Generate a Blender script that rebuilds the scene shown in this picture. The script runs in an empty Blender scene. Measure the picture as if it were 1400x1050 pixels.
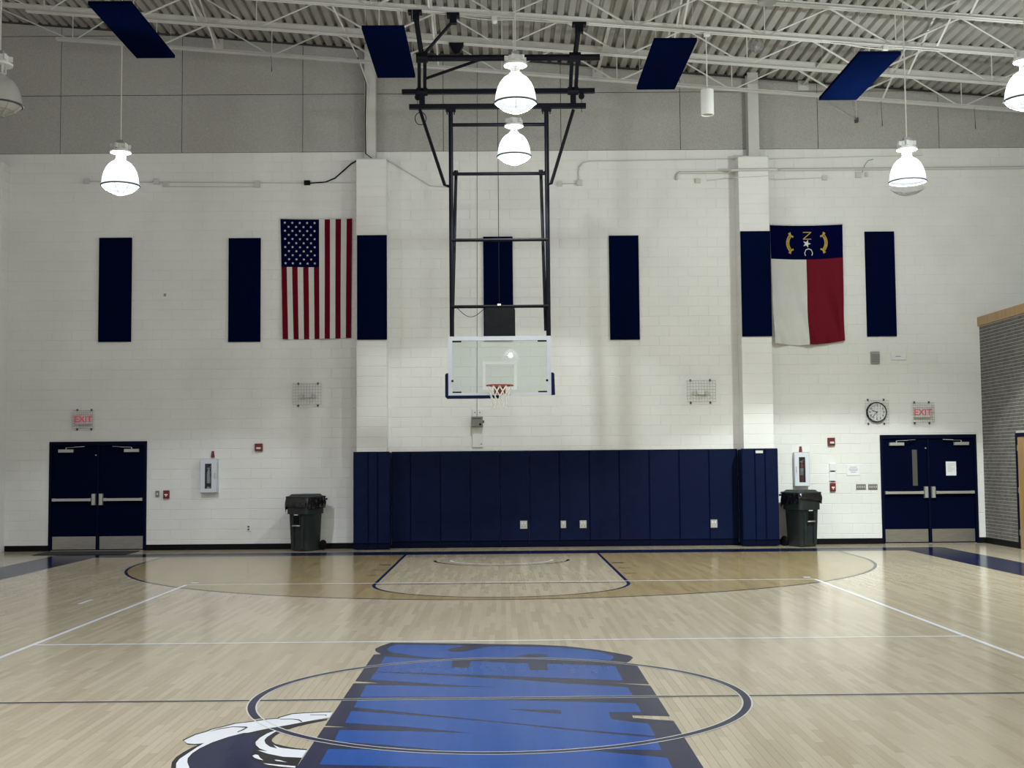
import bpy, bmesh, math, random
from mathutils import Vector, Matrix
from mathutils.geometry import tessellate_polygon
random.seed(7)
PI = math.pi
SC = bpy.context.scene
COL = SC.collection

# ------------------------------------------------------------------ camera, world, exposure
F, PIT, YAW, ROL = 1710.0, .0617, .0078, -.0085
CAM = Vector((.036, -23.6, 1.734))
X1 = Vector((math.cos(YAW), -math.sin(YAW), 0)); Y1 = Vector((math.sin(YAW), math.cos(YAW), 0)); Z1 = Vector((0, 0, 1))
FWD = Y1*math.cos(PIT) + Z1*math.sin(PIT); UP1 = Z1*math.cos(PIT) - Y1*math.sin(PIT)
RGT = X1*math.cos(ROL) + UP1*math.sin(ROL); UPV = UP1*math.cos(ROL) - X1*math.sin(ROL)
cd = bpy.data.cameras.new('camera'); cam = bpy.data.objects.new('camera', cd); COL.objects.link(cam)
cd.sensor_width = 36; cd.lens = F/1400*36; cd.clip_end = 200
m = Matrix((RGT, UPV, -FWD)).transposed().to_4x4(); m.translation = CAM
cam.matrix_world = m
SC.camera = cam
w = bpy.data.worlds.new('world'); SC.world = w; w.use_nodes = True
w.node_tree.nodes['Background'].inputs[0].default_value = (.5, .55, .6, 1)
w.node_tree.nodes['Background'].inputs[1].default_value = .02
vs = SC.view_settings
vs.view_transform = 'Standard'; vs.look = 'None'; vs.gamma = 1; vs.use_curve_mapping = False
vs.exposure = 0.0
LAMP_W, REFL_W = 430.0, 500.0       # light of each bulb, and of the reflector's downward beam

def ray(px, py): return FWD + RGT*((px-700)/F) + UPV*((525-py)/F)
def at_y(px, py, Y):                # photograph point carried onto the upright plane y = Y
    d = ray(px, py); return CAM + d*((Y-CAM.y)/d.y)
def at_z(px, py, Z=0.0):            # ... onto the level plane z = Z
    d = ray(px, py); return CAM + d*((Z-CAM.z)/d.z)

# ------------------------------------------------------------------ materials
def mat(name, col, rough=.5, metal=0, spec=.5, emit=None, estr=0):
    m = bpy.data.materials.new(name); m.use_nodes = True
    b = m.node_tree.nodes['Principled BSDF']
    b.inputs['Base Color'].default_value = (*col, 1); b.inputs['Roughness'].default_value = rough
    b.inputs['Metallic'].default_value = metal; b.inputs['Specular IOR Level'].default_value = spec
    if emit: b.inputs['Emission Color'].default_value = (*emit, 1); b.inputs['Emission Strength'].default_value = estr
    return m
def N(m, t, **k):
    n = m.node_tree.nodes.new(t)
    for a, v in k.items(): setattr(n, a, v)
    return n
def L(m, a, b): m.node_tree.links.new(a, b)
def grain(m, col, amt=.12, scale=8, bump=.0, bscale=60, detail=4, stretch=(1, 1, 1)):
    """Mottled colour and fine relief from noise over the object's own place in the room."""
    b = m.node_tree.nodes['Principled BSDF']
    g = N(m, 'ShaderNodeNewGeometry'); mp = N(m, 'ShaderNodeMapping'); mp.inputs['Scale'].default_value = stretch
    L(m, g.outputs['Position'], mp.inputs[0])
    n = N(m, 'ShaderNodeTexNoise'); n.inputs['Scale'].default_value = scale; n.inputs['Detail'].default_value = detail
    L(m, mp.outputs[0], n.inputs[0])
    r = N(m, 'ShaderNodeValToRGB')
    r.color_ramp.elements[0].position = .3; r.color_ramp.elements[1].position = .7
    r.color_ramp.elements[0].color = (*[c*(1-amt) for c in col], 1); r.color_ramp.elements[1].color = (*[min(1, c*(1+amt)) for c in col], 1)
    L(m, n.outputs['Fac'], r.inputs[0]); L(m, r.outputs[0], b.inputs['Base Color'])
    if bump:
        n2 = N(m, 'ShaderNodeTexNoise'); n2.inputs['Scale'].default_value = bscale; n2.inputs['Detail'].default_value = 3
        L(m, mp.outputs[0], n2.inputs[0])
        bp = N(m, 'ShaderNodeBump'); bp.inputs['Strength'].default_value = 1; bp.inputs['Distance'].default_value = bump
        L(m, n2.outputs['Fac'], bp.inputs['Height']); L(m, bp.outputs[0], b.inputs['Normal'])
    return m
M = {}
M['block'] = grain(mat('block_paint', (.80, .795, .765), .5), (.80, .795, .765), .035, 1.2, .0012, 55)
M['tectum'] = grain(mat('fibre_panel', (.42, .41, .385), .9, spec=.1), (.42, .41, .385), .13, 45, .003, 90, 8)
M['deck'] = grain(mat('roof_deck_paint', (.36, .35, .325), .6), (.36, .35, .325), .06, 1.5)
M['steel'] = grain(mat('joist_paint', (.60, .59, .56), .5), (.60, .59, .56), .05, 3)
M['whitepaint'] = mat('white_paint', (.74, .74, .72), .45)
M['conduit'] = mat('conduit_paint', (.60, .59, .56), .4)
M['navy_cloth'] = grain(mat('navy_fabric', (.0012, .0040, .024), .9, spec=.0), (.0012, .0040, .024), .1, 120, .0006, 400)
M['navy_vinyl'] = grain(mat('navy_vinyl', (.0023, .0068, .034), .6, spec=.10), (.0023, .0068, .034), .10, 6, .0012, 30)
M['pad_edge'] = mat('padding_blue', (.003, .011, .05), .6, spec=.1)
M['navy_door'] = grain(mat('navy_door_paint', (.0006, .0026, .017), .6, spec=.03), (.0006, .0026, .017), .08, 5)
M['navy_frame'] = mat('navy_frame_paint', (.001, .003, .018), .5, spec=.08)
M['black'] = mat('black_rubber', (.003, .003, .004), .6, spec=.15)
M['blackmetal'] = grain(mat('black_pipe_paint', (.0035, .004, .008), .5, spec=.15), (.0035, .004, .008), .15, 20)
M['steelbrush'] = grain(mat('brushed_steel', (.42, .40, .37), .38, .9), (.42, .40, .37), .12, 14, 0, 60, 4, (.4, 1, 6))
M['alu'] = mat('satin_aluminium', (.55, .54, .52), .38, .6)
M['chrome'] = mat('wire_guard_metal', (.36, .36, .35), .4, .5)
M['white'] = mat('white_plastic', (.78, .79, .80), .4)
M['cabinet'] = mat('cabinet_enamel', (.66, .69, .75), .35)
M['cream'] = mat('ivory_plastic', (.66, .65, .60), .45)
M['grey'] = mat('grey_plastic', (.30, .30, .29), .45)
M['darkgrey'] = mat('dark_grey_plastic', (.06, .06, .065), .5)
M['red'] = mat('alarm_red', (.16, .012, .016), .4)
M['brightred'] = mat('extinguisher_red', (.38, .015, .02), .3)
M['exitred'] = mat('exit_red', (.60, .05, .09), .4, emit=(.9, .06, .12), estr=.25)
M['paper'] = mat('paper', (.82, .82, .84), .7)
M['ink'] = mat('ink', (.25, .25, .30), .8)
M['lens'] = mat('strobe_lens', (.7, .7, .68), .15)
M['bin'] = grain(mat('bin_plastic', (.015, .022, .022), .45), (.015, .022, .022), .2, 9)
M['liner'] = grain(mat('black_liner', (.006, .006, .008), .13, spec=.9), (.006, .006, .008), .2, 12, .03, 11)
M['oak'] = grain(mat('oak', (.36, .22, .09), .4), (.36, .22, .09), .2, 3, 0, 60, 6, (6, 6, .6))
M['brick'] = grain(mat('grey_brick', (.12, .113, .105), .8), (.12, .113, .105), .3, 7, .002, 60)
M['mortar'] = grain(mat('mortar', (.50, .48, .43), .9), (.50, .48, .43), .1, 20)
M['orange'] = mat('rim_orange', (.30, .045, .018), .4)
M['net'] = mat('net_cord', (.80, .79, .76), .8)
M['frame_alu'] = mat('backboard_frame_metal', (.62, .64, .70), .4, .3)
M['flag_white'] = mat('flag_white', (.66, .66, .63), .9, spec=.0)
M['flag_red'] = mat('flag_red', (.13, .006, .014), .9, spec=.0)
M['nc_red'] = mat('flag_crimson', (.15, .012, .022), .9, spec=.0)
M['flag_blue'] = mat('flag_blue', (.0015, .0025, .030), .9, spec=.0)
M['gold'] = mat('flag_gold', (.46, .33, .05), .8)
M['goldtext'] = mat('flag_gold_text', (.10, .06, .01), .8)
M['plate'] = mat('grey_switch_plate', (.22, .21, .19), .45, .3)
M['matting'] = mat('door_mat', (.02, .02, .022), .9)

def clear(name, tint, mixf, rough=.05, diff=None):
    m = bpy.data.materials.new(name); m.use_nodes = True
    nt = m.node_tree; nt.nodes.clear()
    o = N(m, 'ShaderNodeOutputMaterial'); t = N(m, 'ShaderNodeBsdfTransparent'); t.inputs[0].default_value = (*tint, 1)
    g = N(m, 'ShaderNodeBsdfGlossy'); g.inputs['Roughness'].default_value = rough
    fr = N(m, 'ShaderNodeFresnel'); fr.inputs[0].default_value = 1.5
    mx = N(m, 'ShaderNodeMixShader'); L(m, fr.outputs[0], mx.inputs[0])
    if diff:
        d = N(m, 'ShaderNodeBsdfDiffuse'); d.inputs[0].default_value = (*diff, 1)
        m2 = N(m, 'ShaderNodeMixShader'); m2.inputs[0].default_value = mixf
        L(m, t.outputs[0], m2.inputs[1]); L(m, d.outputs[0], m2.inputs[2]); L(m, m2.outputs[0], mx.inputs[1])
    else:
        L(m, t.outputs[0], mx.inputs[1])
    L(m, g.outputs[0], mx.inputs[2]); L(m, mx.outputs[0], o.inputs[0])
    return m
M['glass'] = clear('backboard_glass', (.93, .96, .95), .05, .01, (.72, .76, .74))
M['acrylic'] = clear('unlit_acrylic', (.92, .92, .91), .45, .2, (.85, .84, .83))
M['clearlens'] = clear('clear_lens', (.93, .95, .97), .05, .08, (.7, .74, .76))
M['balloon'] = clear('clear_film', (.8, .8, .8), .25, .12, (.5, .5, .5))
M['window'] = clear('cabinet_window', (.85, .86, .88), .04, .05, (.4, .4, .4))
def glow(name, tint, e0, e1, c0, c1, zr):
    """Lit prismatic plastic: lets the bulb's light through and glows, whiter towards the top."""
    m = bpy.data.materials.new(name); m.use_nodes = True
    nt = m.node_tree; nt.nodes.clear()
    o = N(m, 'ShaderNodeOutputMaterial'); t = N(m, 'ShaderNodeBsdfTransparent'); t.inputs[0].default_value = (tint, tint, tint, 1)
    tc = N(m, 'ShaderNodeTexCoord'); sx = N(m, 'ShaderNodeSeparateXYZ'); L(m, tc.outputs['Object'], sx.inputs[0])
    mr = N(m, 'ShaderNodeMapRange'); mr.inputs['From Min'].default_value, mr.inputs['From Max'].default_value = zr; L(m, sx.outputs[2], mr.inputs[0])
    r = N(m, 'ShaderNodeValToRGB'); r.color_ramp.elements[0].color = (*[c*e0 for c in c0], 1); r.color_ramp.elements[1].color = (*[c*e1 for c in c1], 1); L(m, mr.outputs[0], r.inputs[0])
    e = N(m, 'ShaderNodeEmission'); L(m, r.outputs[0], e.inputs[0]); a = N(m, 'ShaderNodeAddShader'); L(m, t.outputs[0], a.inputs[0]); L(m, e.outputs[0], a.inputs[1]); L(m, a.outputs[0], o.inputs[0])
    return m
M['glow_dome'] = glow('lit_dome', .28, .55, 2.6, (.74, .92, 1.0), (1, 1, 1), (.01, .26))
M['glow_lens'] = glow('lit_lens', .86, .35, .55, (.85, .95, 1.0), (.80, .95, 1.0), (-.13, 0))
# ---- floor finish: maple strips running towards the end wall, sealed and glossy
SW, SL = .057, .93
def floor_mat(name, cols, amt=1.0, rough=.165, spec=.28):
    m = mat(name, (.5, .4, .3), rough, spec=spec); b = m.node_tree.nodes['Principled BSDF']
    g = N(m, 'ShaderNodeNewGeometry'); sx = N(m, 'ShaderNodeSeparateXYZ'); L(m, g.outputs['Position'], sx.inputs[0])
    def mth(op, a, bb=None):
        n = N(m, 'ShaderNodeMath', operation=op)
        for i, v in enumerate((a, bb)):
            if v is None: continue
            if isinstance(v, (int, float)): n.inputs[i].default_value = v
            else: L(m, v, n.inputs[i])
        return n.outputs[0]
    row = mth('FLOOR', mth('DIVIDE', sx.outputs[0], SW))
    off = mth('MULTIPLY', mth('FRACT', mth('MULTIPLY', row, .6180339)), SL)
    colm = mth('FLOOR', mth('DIVIDE', mth('ADD', sx.outputs[1], off), SL))
    cv = N(m, 'ShaderNodeCombineXYZ'); L(m, row, cv.inputs[0]); L(m, colm, cv.inputs[1])
    wn = N(m, 'ShaderNodeTexWhiteNoise', noise_dimensions='3D'); L(m, cv.outputs[0], wn.inputs[0])
    mp = N(m, 'ShaderNodeMapping'); mp.inputs['Scale'].default_value = (30, 1.6, 1); L(m, g.outputs['Position'], mp.inputs[0])
    av = N(m, 'ShaderNodeVectorMath', operation='ADD'); L(m, mp.outputs[0], av.inputs[0]); L(m, wn.outputs['Color'], av.inputs[1])
    ns = N(m, 'ShaderNodeTexNoise'); ns.inputs['Scale'].default_value = 1.6; ns.inputs['Detail'].default_value = 5; L(m, av.outputs[0], ns.inputs[0])
    big = N(m, 'ShaderNodeTexNoise'); big.inputs['Scale'].default_value = .5; L(m, g.outputs['Position'], big.inputs[0])
    f = mth('ADD', mth('MULTIPLY', wn.outputs['Value'], .55), mth('ADD', mth('MULTIPLY', ns.outputs['Fac'], .35), mth('MULTIPLY', big.outputs['Fac'], .25)))
    r = N(m, 'ShaderNodeValToRGB'); e = r.color_ramp.elements
    e[0].position = .12; e[1].position = .95; e[0].color = (*cols[0], 1); e[1].color = (*cols[1], 1)
    L(m, f, r.inputs[0]); L(m, r.outputs[0], b.inputs['Base Color'])
    # each strip lies a hair out of level, so the reflections break up strip by strip
    lo = N(m, 'ShaderNodeTexNoise'); lo.inputs['Scale'].default_value = 3.0; lo.inputs['Detail'].default_value = 1; L(m, g.outputs['Position'], lo.inputs[0])
    bp = N(m, 'ShaderNodeBump'); bp.inputs['Strength'].default_value = 1; bp.inputs['Distance'].default_value = .0005
    L(m, lo.outputs['Fac'], bp.inputs['Height'])
    sb = N(m, 'ShaderNodeVectorMath', operation='SUBTRACT'); L(m, wn.outputs['Color'], sb.inputs[0]); sb.inputs[1].default_value = (.5, .5, .5)
    ml = N(m, 'ShaderNodeVectorMath', operation='MULTIPLY'); L(m, sb.outputs[0], ml.inputs[0]); ml.inputs[1].default_value = (.009, .006, 0)
    ad = N(m, 'ShaderNodeVectorMath', operation='ADD'); L(m, bp.outputs[0], ad.inputs[0]); L(m, ml.outputs[0], ad.inputs[1])
    nm = N(m, 'ShaderNodeVectorMath', operation='NORMALIZE'); L(m, ad.outputs[0], nm.inputs[0]); L(m, nm.outputs[0], b.inputs['Normal'])
    return m
M['maple'] = floor_mat('maple_strip_floor', ((.34, .28, .19), (.455, .39, .29)))
M['stain'] = floor_mat('stained_maple', ((.235, .172, .084), (.345, .265, .142)))
M['p_blue'] = floor_mat('court_paint_blue', ((.004, .052, .245), (.005, .060, .28)), spec=.05)
M['p_navy'] = floor_mat('court_paint_navy', ((.009, .012, .042), (.012, .016, .05)), spec=.05)
M['p_navy2'] = floor_mat('court_paint_band_navy', ((.006, .010, .040), (.008, .013, .048)), spec=.05)
M['p_dark'] = floor_mat('court_paint_dark', ((.007, .007, .011), (.010, .010, .015)), spec=.05)
M['p_white'] = floor_mat('court_paint_white', ((.66, .67, .73), (.72, .73, .79)))
M['p_cream'] = floor_mat('court_line_edge', ((.52, .50, .47), (.60, .58, .55)))

# ------------------------------------------------------------------ mesh helpers
class MB:
    def __init__(s): s.v = []; s.f = []; s.mi = []; s.cur = 0
    def add(s, vs, fs):
        o = len(s.v); s.v += [Vector(v) for v in vs]
        for f in fs: s.f.append([i+o for i in f]); s.mi.append(s.cur)
        return s
    def box(s, x0, x1, y0, y1, z0, z1):
        if x0 > x1: x0, x1 = x1, x0
        if y0 > y1: y0, y1 = y1, y0
        if z0 > z1: z0, z1 = z1, z0
        return s.add([(x0,y0,z0),(x1,y0,z0),(x1,y1,z0),(x0,y1,z0),(x0,y0,z1),(x1,y0,z1),(x1,y1,z1),(x0,y1,z1)],
                     [(0,3,2,1),(4,5,6,7),(0,1,5,4),(1,2,6,5),(2,3,7,6),(3,0,4,7)])
    def cham(s, x0, x1, y0, y1, z0, z1, c):      # box with its front (towards -y) edges chamfered
        return s.add([(x0,y1,z0),(x1,y1,z0),(x1,y1,z1),(x0,y1,z1),(x0,y0+c,z0),(x1,y0+c,z0),(x1,y0+c,z1),(x0,y0+c,z1),
                      (x0+c,y0,z0+c),(x1-c,y0,z0+c),(x1-c,y0,z1-c),(x0+c,y0,z1-c)],
                     [(0,1,5,4),(1,2,6,5),(2,3,7,6),(3,0,4,7),(4,5,9,8),(5,6,10,9),(6,7,11,10),(7,4,8,11),(8,9,10,11),(0,3,2,1)])
    def beam(s, a, b, w, h, up=(0,0,1)):         # rectangular bar from a to b
        a, b = Vector(a), Vector(b); d = (b-a).normalized(); u = Vector(up)
        if abs(d.dot(u)) > .98: u = Vector((0,1,0))
        sx = d.cross(u).normalized()*w/2; sz = sx.cross(d).normalized()*h/2
        vs = [p+i*sx+j*sz for p in (a,b) for i,j in ((-1,-1),(1,-1),(1,1),(-1,1))]
        return s.add(vs, [(0,1,2,3),(7,6,5,4),(0,4,5,1),(1,5,6,2),(2,6,7,3),(3,7,4,0)])
    def tube(s, pts, r, n=8, cap=True, closed=False):
        pts = [Vector(p) for p in pts]; k = len(pts); o = len(s.v); prev = None
        for i, p in enumerate(pts):
            a = pts[i-1] if (i > 0 or closed) else p; b = pts[(i+1) % k] if (i < k-1 or closed) else p
            d = (b-a).normalized()
            if prev is None:
                u = Vector((0,0,1)) if abs(d.z) < .9 else Vector((1,0,0))
                x = d.cross(u).normalized()
            else: x = (prev - d*prev.dot(d)).normalized()
            prev = x; y = d.cross(x); rr = r[i] if isinstance(r, (list, tuple)) else r
            for j in range(n):
                t = 2*PI*j/n; s.v.append(p + x*math.cos(t)*rr + y*math.sin(t)*rr)
        for i in range(k if closed else k-1):
            for j in range(n):
                a = o+i*n+j; b = o+i*n+(j+1) % n; i2 = (i+1) % k; c = o+i2*n+(j+1) % n; d = o+i2*n+j
                s.f.append([a,d,c,b][::-1]); s.mi.append(s.cur)
        if cap and not closed:
            s.f.append([o+j for j in range(n)][::-1]); s.mi.append(s.cur); s.f.append([o+(k-1)*n+j for j in range(n)]); s.mi.append(s.cur)
        return s
    def lathe(s, c, prof, n=24, a0=0, a1=2*PI):  # prof: (radius, z) from bottom to top
        o = len(s.v); full = abs(a1-a0-2*PI) < 1e-6; m = n if full else n+1
        for r, z in prof:
            for j in range(m):
                t = a0+(a1-a0)*j/n; s.v.append(Vector((c[0]+r*math.cos(t), c[1]+r*math.sin(t), c[2]+z)))
        for i in range(len(prof)-1):
            for j in range(n):
                j2 = (j+1) % m
                s.f.append([o+i*m+j, o+i*m+j2, o+(i+1)*m+j2, o+(i+1)*m+j]); s.mi.append(s.cur)
        return s
    def sheet(s, poly, z):                       # flat polygon (concave allowed) at height z
        pts = [Vector((p[0], p[1], z)) for p in poly]; o = len(s.v); s.v += pts
        for t in tessellate_polygon([pts]):
            a, b, c = [pts[i] for i in t]
            t = list(t) if (b-a).cross(c-a).z > 0 else [t[0], t[2], t[1]]
            s.f.append([i+o for i in t]); s.mi.append(s.cur)
        return s
    def plate(s, poly, y0, y1):                  # polygon in x,z extruded from y0 (front) to y1
        n = len(poly); o = len(s.v)
        s.v += [Vector((p[0], y0, p[1])) for p in poly]+[Vector((p[0], y1, p[1])) for p in poly]
        for t in tessellate_polygon([[Vector((p[0], p[1], 0)) for p in poly]]):
            a, b, c = [Vector((*poly[i], 0)) for i in t]
            t = list(t) if (b-a).cross(c-a).z > 0 else [t[0], t[2], t[1]]
            s.f.append([i+o for i in t]); s.f.append([i+o+n for i in t[::-1]]); s.mi += [s.cur]*2
        ar = sum(poly[i][0]*poly[(i+1) % n][1]-poly[(i+1) % n][0]*poly[i][1] for i in range(n))
        for i in range(n):
            j = (i+1) % n; q = [o+i, o+n+i, o+n+j, o+j]
            s.f.append(q if ar > 0 else q[::-1]); s.mi.append(s.cur)
        return s
    def text(s, txt, size, org, right, up, bold=0):   # lettering as flat meshes centred on org
        cu = bpy.data.curves.new('t', 'FONT'); cu.body = txt; cu.size = size; cu.align_x = 'CENTER'; cu.align_y = 'CENTER'
        cu.resolution_u = 2; cu.offset = bold
        ob = bpy.data.objects.new('t', cu); COL.objects.link(ob)
        ev = ob.evaluated_get(bpy.context.evaluated_depsgraph_get()); me = ev.to_mesh()
        right, up, org = Vector(right), Vector(up), Vector(org)
        s.add([org+right*v.co.x+up*v.co.y for v in me.vertices], [list(p.vertices) for p in me.polygons])
        ev.to_mesh_clear(); bpy.data.objects.remove(ob); bpy.data.curves.remove(cu)
        return s
    def build(s, name, m, parent=None, smooth=False, kind=None, origin=None):
        me = bpy.data.meshes.new(name)
        org = Vector(origin) if origin is not None else Vector((0,0,0))
        if parent is not None: off = world_loc(parent) + org
        else: off = org
        me.from_pydata([v-off for v in s.v], [], s.f)
        for mm in (m if isinstance(m, (list, tuple)) else [m]): me.materials.append(M[mm] if isinstance(mm, str) else mm)
        if any(s.mi): me.polygons.foreach_set('material_index', s.mi)
        if smooth: me.shade_smooth() if smooth is True else me.set_sharp_from_angle(angle=smooth)
        me.update()
        o = bpy.data.objects.new(name, me); COL.objects.link(o); o.location = org
        if parent is not None: o.parent = parent
        if kind: o['kind'] = kind
        return o
def world_loc(o):
    p = Vector(o.location); q = o.parent
    while q is not None: p += q.location; q = q.parent
    return p
def tag(o, label, cat, group=None):
    o['label'] = label; o['category'] = cat
    if group: o['group'] = group
    return o
def thing(name, label, cat, loc=(0,0,0), group=None):
    o = bpy.data.objects.new(name, None); COL.objects.link(o); o.location = loc; o.empty_display_size = .1
    return tag(o, label, cat, group)
def inst(src, name, parent, loc):
    c = src.copy(); c.name = name; c.parent = parent; c.location = loc; COL.objects.link(c); return c

# ------------------------------------------------------------------ the room
YW = 1.87                                         # end wall face; the baseline's inner edge is y = 0
YP = 1.46                                         # face of the pilasters
XR = 9.82                                         # brick wall on the right
BH, BL = .2032, .4064                             # concrete block course and length
TOPZ = 40*BH                                      # blocks stop here, fibre panels above
def roof(x): return 10.09 - .082*x                # underside of the roof deck
PIL = ((-2.89, -2.285), (4.865, 5.475), (-10.65, -10.045))
DOOR1 = (-9.155, -7.185, 2.205); DOOR2 = (7.725, 9.69, 2.205)

mb = MB()
for a, b in ((-13.2, DOOR1[0]), (DOOR1[1], DOOR2[0]), (DOOR2[1], 16.2)): mb.box(a, b, YW+.006, YW+.4, -.05, 2.205)
mb.box(-13.2, 16.2, YW+.006, YW+.4, 2.205, TOPZ)
wall = mb.build('wall_back', 'block', kind='structure')
blk = MB().cham(.003, BL-.003, 0, .0065, .003, BH-.003, .004).build('block', 'block', wall, origin=None)
blk_mesh = blk.data; bpy.data.objects.remove(blk)
field = MB(); cand = []
for r in range(40):
    z = r*BH; off = (BL/2 if r % 2 else 0)
    x = -13.0 - off
    while x < 15.8:
        segs = [(x, x+BL)]
        for d0, d1, dz in (DOOR1, DOOR2):
            if z < dz-.02:
                new = []
                for a, b in segs:
                    if b <= d0 or a >= d1: new.append((a, b))
                    else:
                        if a < d0: new.append((a, d0))
                        if b > d1: new.append((d1, b))
                segs = new
        for a, b in segs:
            if b-a < .03: continue
            hid = any(p0-.02 < a and b < p1+.02 for p0, p1 in PIL)
            full = abs(b-a-BL) < 1e-6
            vis = -9.9 < a and b < 9.7 and not hid and not (-2.9 < a and b < 5.9 and z < 1.9)
            if full and vis: cand.append((math.hypot((a+b)/2-1.2, (z-3.2)*1.1), a, z))
            elif not hid: field.cham(a+.003, b-.003, YW, YW+.0065, z+.003, z+BH-.003, .004)
        x += BL
cand.sort()
for i, (d, a, z) in enumerate(cand):
    if i < 290:
        o = bpy.data.objects.new('block', blk_mesh); COL.objects.link(o); o.parent = wall; o.location = (a, YW, z)
    else: field.cham(a+.003, a+BL-.003, YW, YW+.0065, z+.003, z+BH-.003, .004)
field.build('block_field', 'block', wall, kind='stuff')

# pilasters of the same block, one column wide
for p0, p1 in PIL:
    core = MB().box(p0+.006, p1-.006, YP+.006, YW+.05, 0, 39*BH-.05).build('pilaster', 'block', wall, origin=((p0+p1)/2, YP, 0))
    pm = None
    for r in range(39):
        z = r*BH; h = BH if r < 38 else BH-.05
        c = MB().cham(p0, p1, YP, YW+.001, z+.003, z+h-.003, .005)
        b = c.build('block', 'block', core)

# acoustic fibre panels on the upper wall, cut to the roof slope
PX = [-13.2, -11.5, -9.03, -6.53, -4.04, -2.61, -1.14, 1.29, 3.76, 5.23, 6.61, 9.12, 11.6, 14.0, 16.2]
upper = MB().plate([(-13.2, TOPZ), (16.2, TOPZ), (16.2, roof(16.2)+.02), (-13.2, roof(-13.2)+.02)], YW+.03, YW+.4).build('panel_backing', 'darkgrey', wall)
for i in range(len(PX)-1):
    a, b = PX[i]+.006, PX[i+1]-.006
    for z0, z1 in ((TOPZ+.008, 9.335), (9.349, 10.59), (10.604, 12)):
        za, zb = min(z1, roof(a)-.05), min(z1, roof(b)-.05)
        if za < z0+.02 and zb < z0+.02: continue
        if zb < z0: 
            xc = a+(b-a)*(za-z0)/(za-zb); poly = [(a, z0), (xc, z0), (a, za)]
        elif za >= z1-1e-6 and zb < z1-1e-6:
            xc = (10.09-.05-z1)/.082; poly = [(a, z0), (b, z0), (b, zb), (min(b, max(a, xc)), z1), (a, z1)]
        else: poly = [(a, z0), (b, z0), (b, zb), (a, za)]
        MB().plate(poly, YW+.004, YW+.03).build('fibre_panel', 'tectum', wall)

# steel columns from the pilasters up to the roof
for i, (xa, xb) in enumerate(((-2.735, -2.515), (5.115, 5.335))):
    zt = roof((xa+xb)/2); c = MB()
    c.box(xa, xb, 1.60, 1.615, 39*BH-.05, zt); c.box(xa, xb, 1.83, 1.845, 39*BH-.05, zt); c.box((xa+xb)/2-.01, (xa+xb)/2+.01, 1.615, 1.83, 39*BH-.05, zt)
    c.box(xa-.16, xb+.16, YP+.03, YW, 39*BH-.05, 39*BH-.025)
    o = c.build('steel_column', 'steel', None, kind='structure', origin=((xa+xb)/2, 1.72, 39*BH-.05))

# floor: slab with the sealed strip floor; the near strips are laid one by one
PX0, PX1, PY0, PY1 = -81*SW, 81*SW, -17.3, -13.05
fl = MB().box(-13.2, 16.2, -33, 2.2, -.1, -.014)
for a in ((-13.2, 16.2, PY1, 2.2), (-13.2, 16.2, -33, PY0), (-13.2, PX0, PY0, PY1), (PX1, 16.2, PY0, PY1)):
    fl.box(a[0], a[1], a[2], a[3], -.014, 0)
floor = fl.build('floor', 'maple', kind='structure')
strips = []
for r in range(-81, 81):
    off = ((r*.6180339) % 1.0)*SL
    k = math.floor((PY0+off)/SL)
    while k*SL-off < PY1:
        y0, y1 = max(PY0, k*SL-off), min(PY1, (k+1)*SL-off)
        if y1-y0 > .01: strips.append((r*SW, y0, y1))
        k += 1
def strip_geo(mb, x, y0, y1):
    g, c = .0004, .0011
    mb.add([(x+g,y0+g,-.0138),(x+SW-g,y0+g,-.0138),(x+SW-g,y1-g,-.0138),(x+g,y1-g,-.0138),
            (x+g,y0+g,-c),(x+SW-g,y0+g,-c),(x+SW-g,y1-g,-c),(x+g,y1-g,-c),
            (x+g+c,y0+g+c,0),(x+SW-g-c,y0+g+c,0),(x+SW-g-c,y1-g-c,0),(x+g+c,y1-g-c,0)],
           [(0,1,5,4),(1,2,6,5),(2,3,7,6),(3,0,4,7),(4,5,9,8),(5,6,10,9),(6,7,11,10),(7,4,8,11),(8,9,10,11)])
def near_key(s):
    x, y0, y1 = s; yc = max(y0, -16.2); d = y1+23.6
    out = abs(x) > .405*(yc+23.6) or y1 < -16.3
    cov = (-.95 < x < .95)                       # painted over by the logo
    return (out, cov, (yc+y1)/2)
strips.sort(key=near_key)
rest = MB()
for i, s in enumerate(strips):
    if i < 295: q = MB(); strip_geo(q, *s); q.build('floor_strip', 'maple', floor, origin=(s[0], s[1], 0))
    else: strip_geo(rest, *s)
rest.build('floor_strip_field', 'maple', floor, kind='stuff')

# court markings, each a coat of paint on the strips
def arcpts(cx, cy, r, a0, a1, n): return [(cx+r*math.cos(a0+(a1-a0)*i/n), cy+r*math.sin(a0+(a1-a0)*i/n)) for i in range(n+1)]
def ring(cx, cy, r0, r1, a0, a1, n): return arcpts(cx, cy, r1, a0, a1, n)+arcpts(cx, cy, r0, a1, a0, n)
def paint(name, m, z, *polys):
    mb = MB()
    for p in polys: mb.sheet(p, z)
    return mb.build(name, m, floor)
def rect(x0, x1, y0, y1): return [(x0,y0),(x1,y0),(x1,y1),(x0,y1)]
Z1c, Z2c, Z3c, Z4c, Z5c, Z6c = .0006, .0010, .0014, .0018, .0022, .0026
AC, AR = -1.42, 6.35
thr = [(-AR, 0)]+arcpts(0, AC, AR, PI, 2*PI, 72)+[(AR, 0)]
keyp = [(-1.83, 0), (-1.83, -5.66)]+arcpts(0, -5.66, 1.83, PI, 2*PI, 40)[1:]+[(1.83, 0)]
a2 = arcpts(0, AC, AR, PI, 2*PI, 72)
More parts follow.
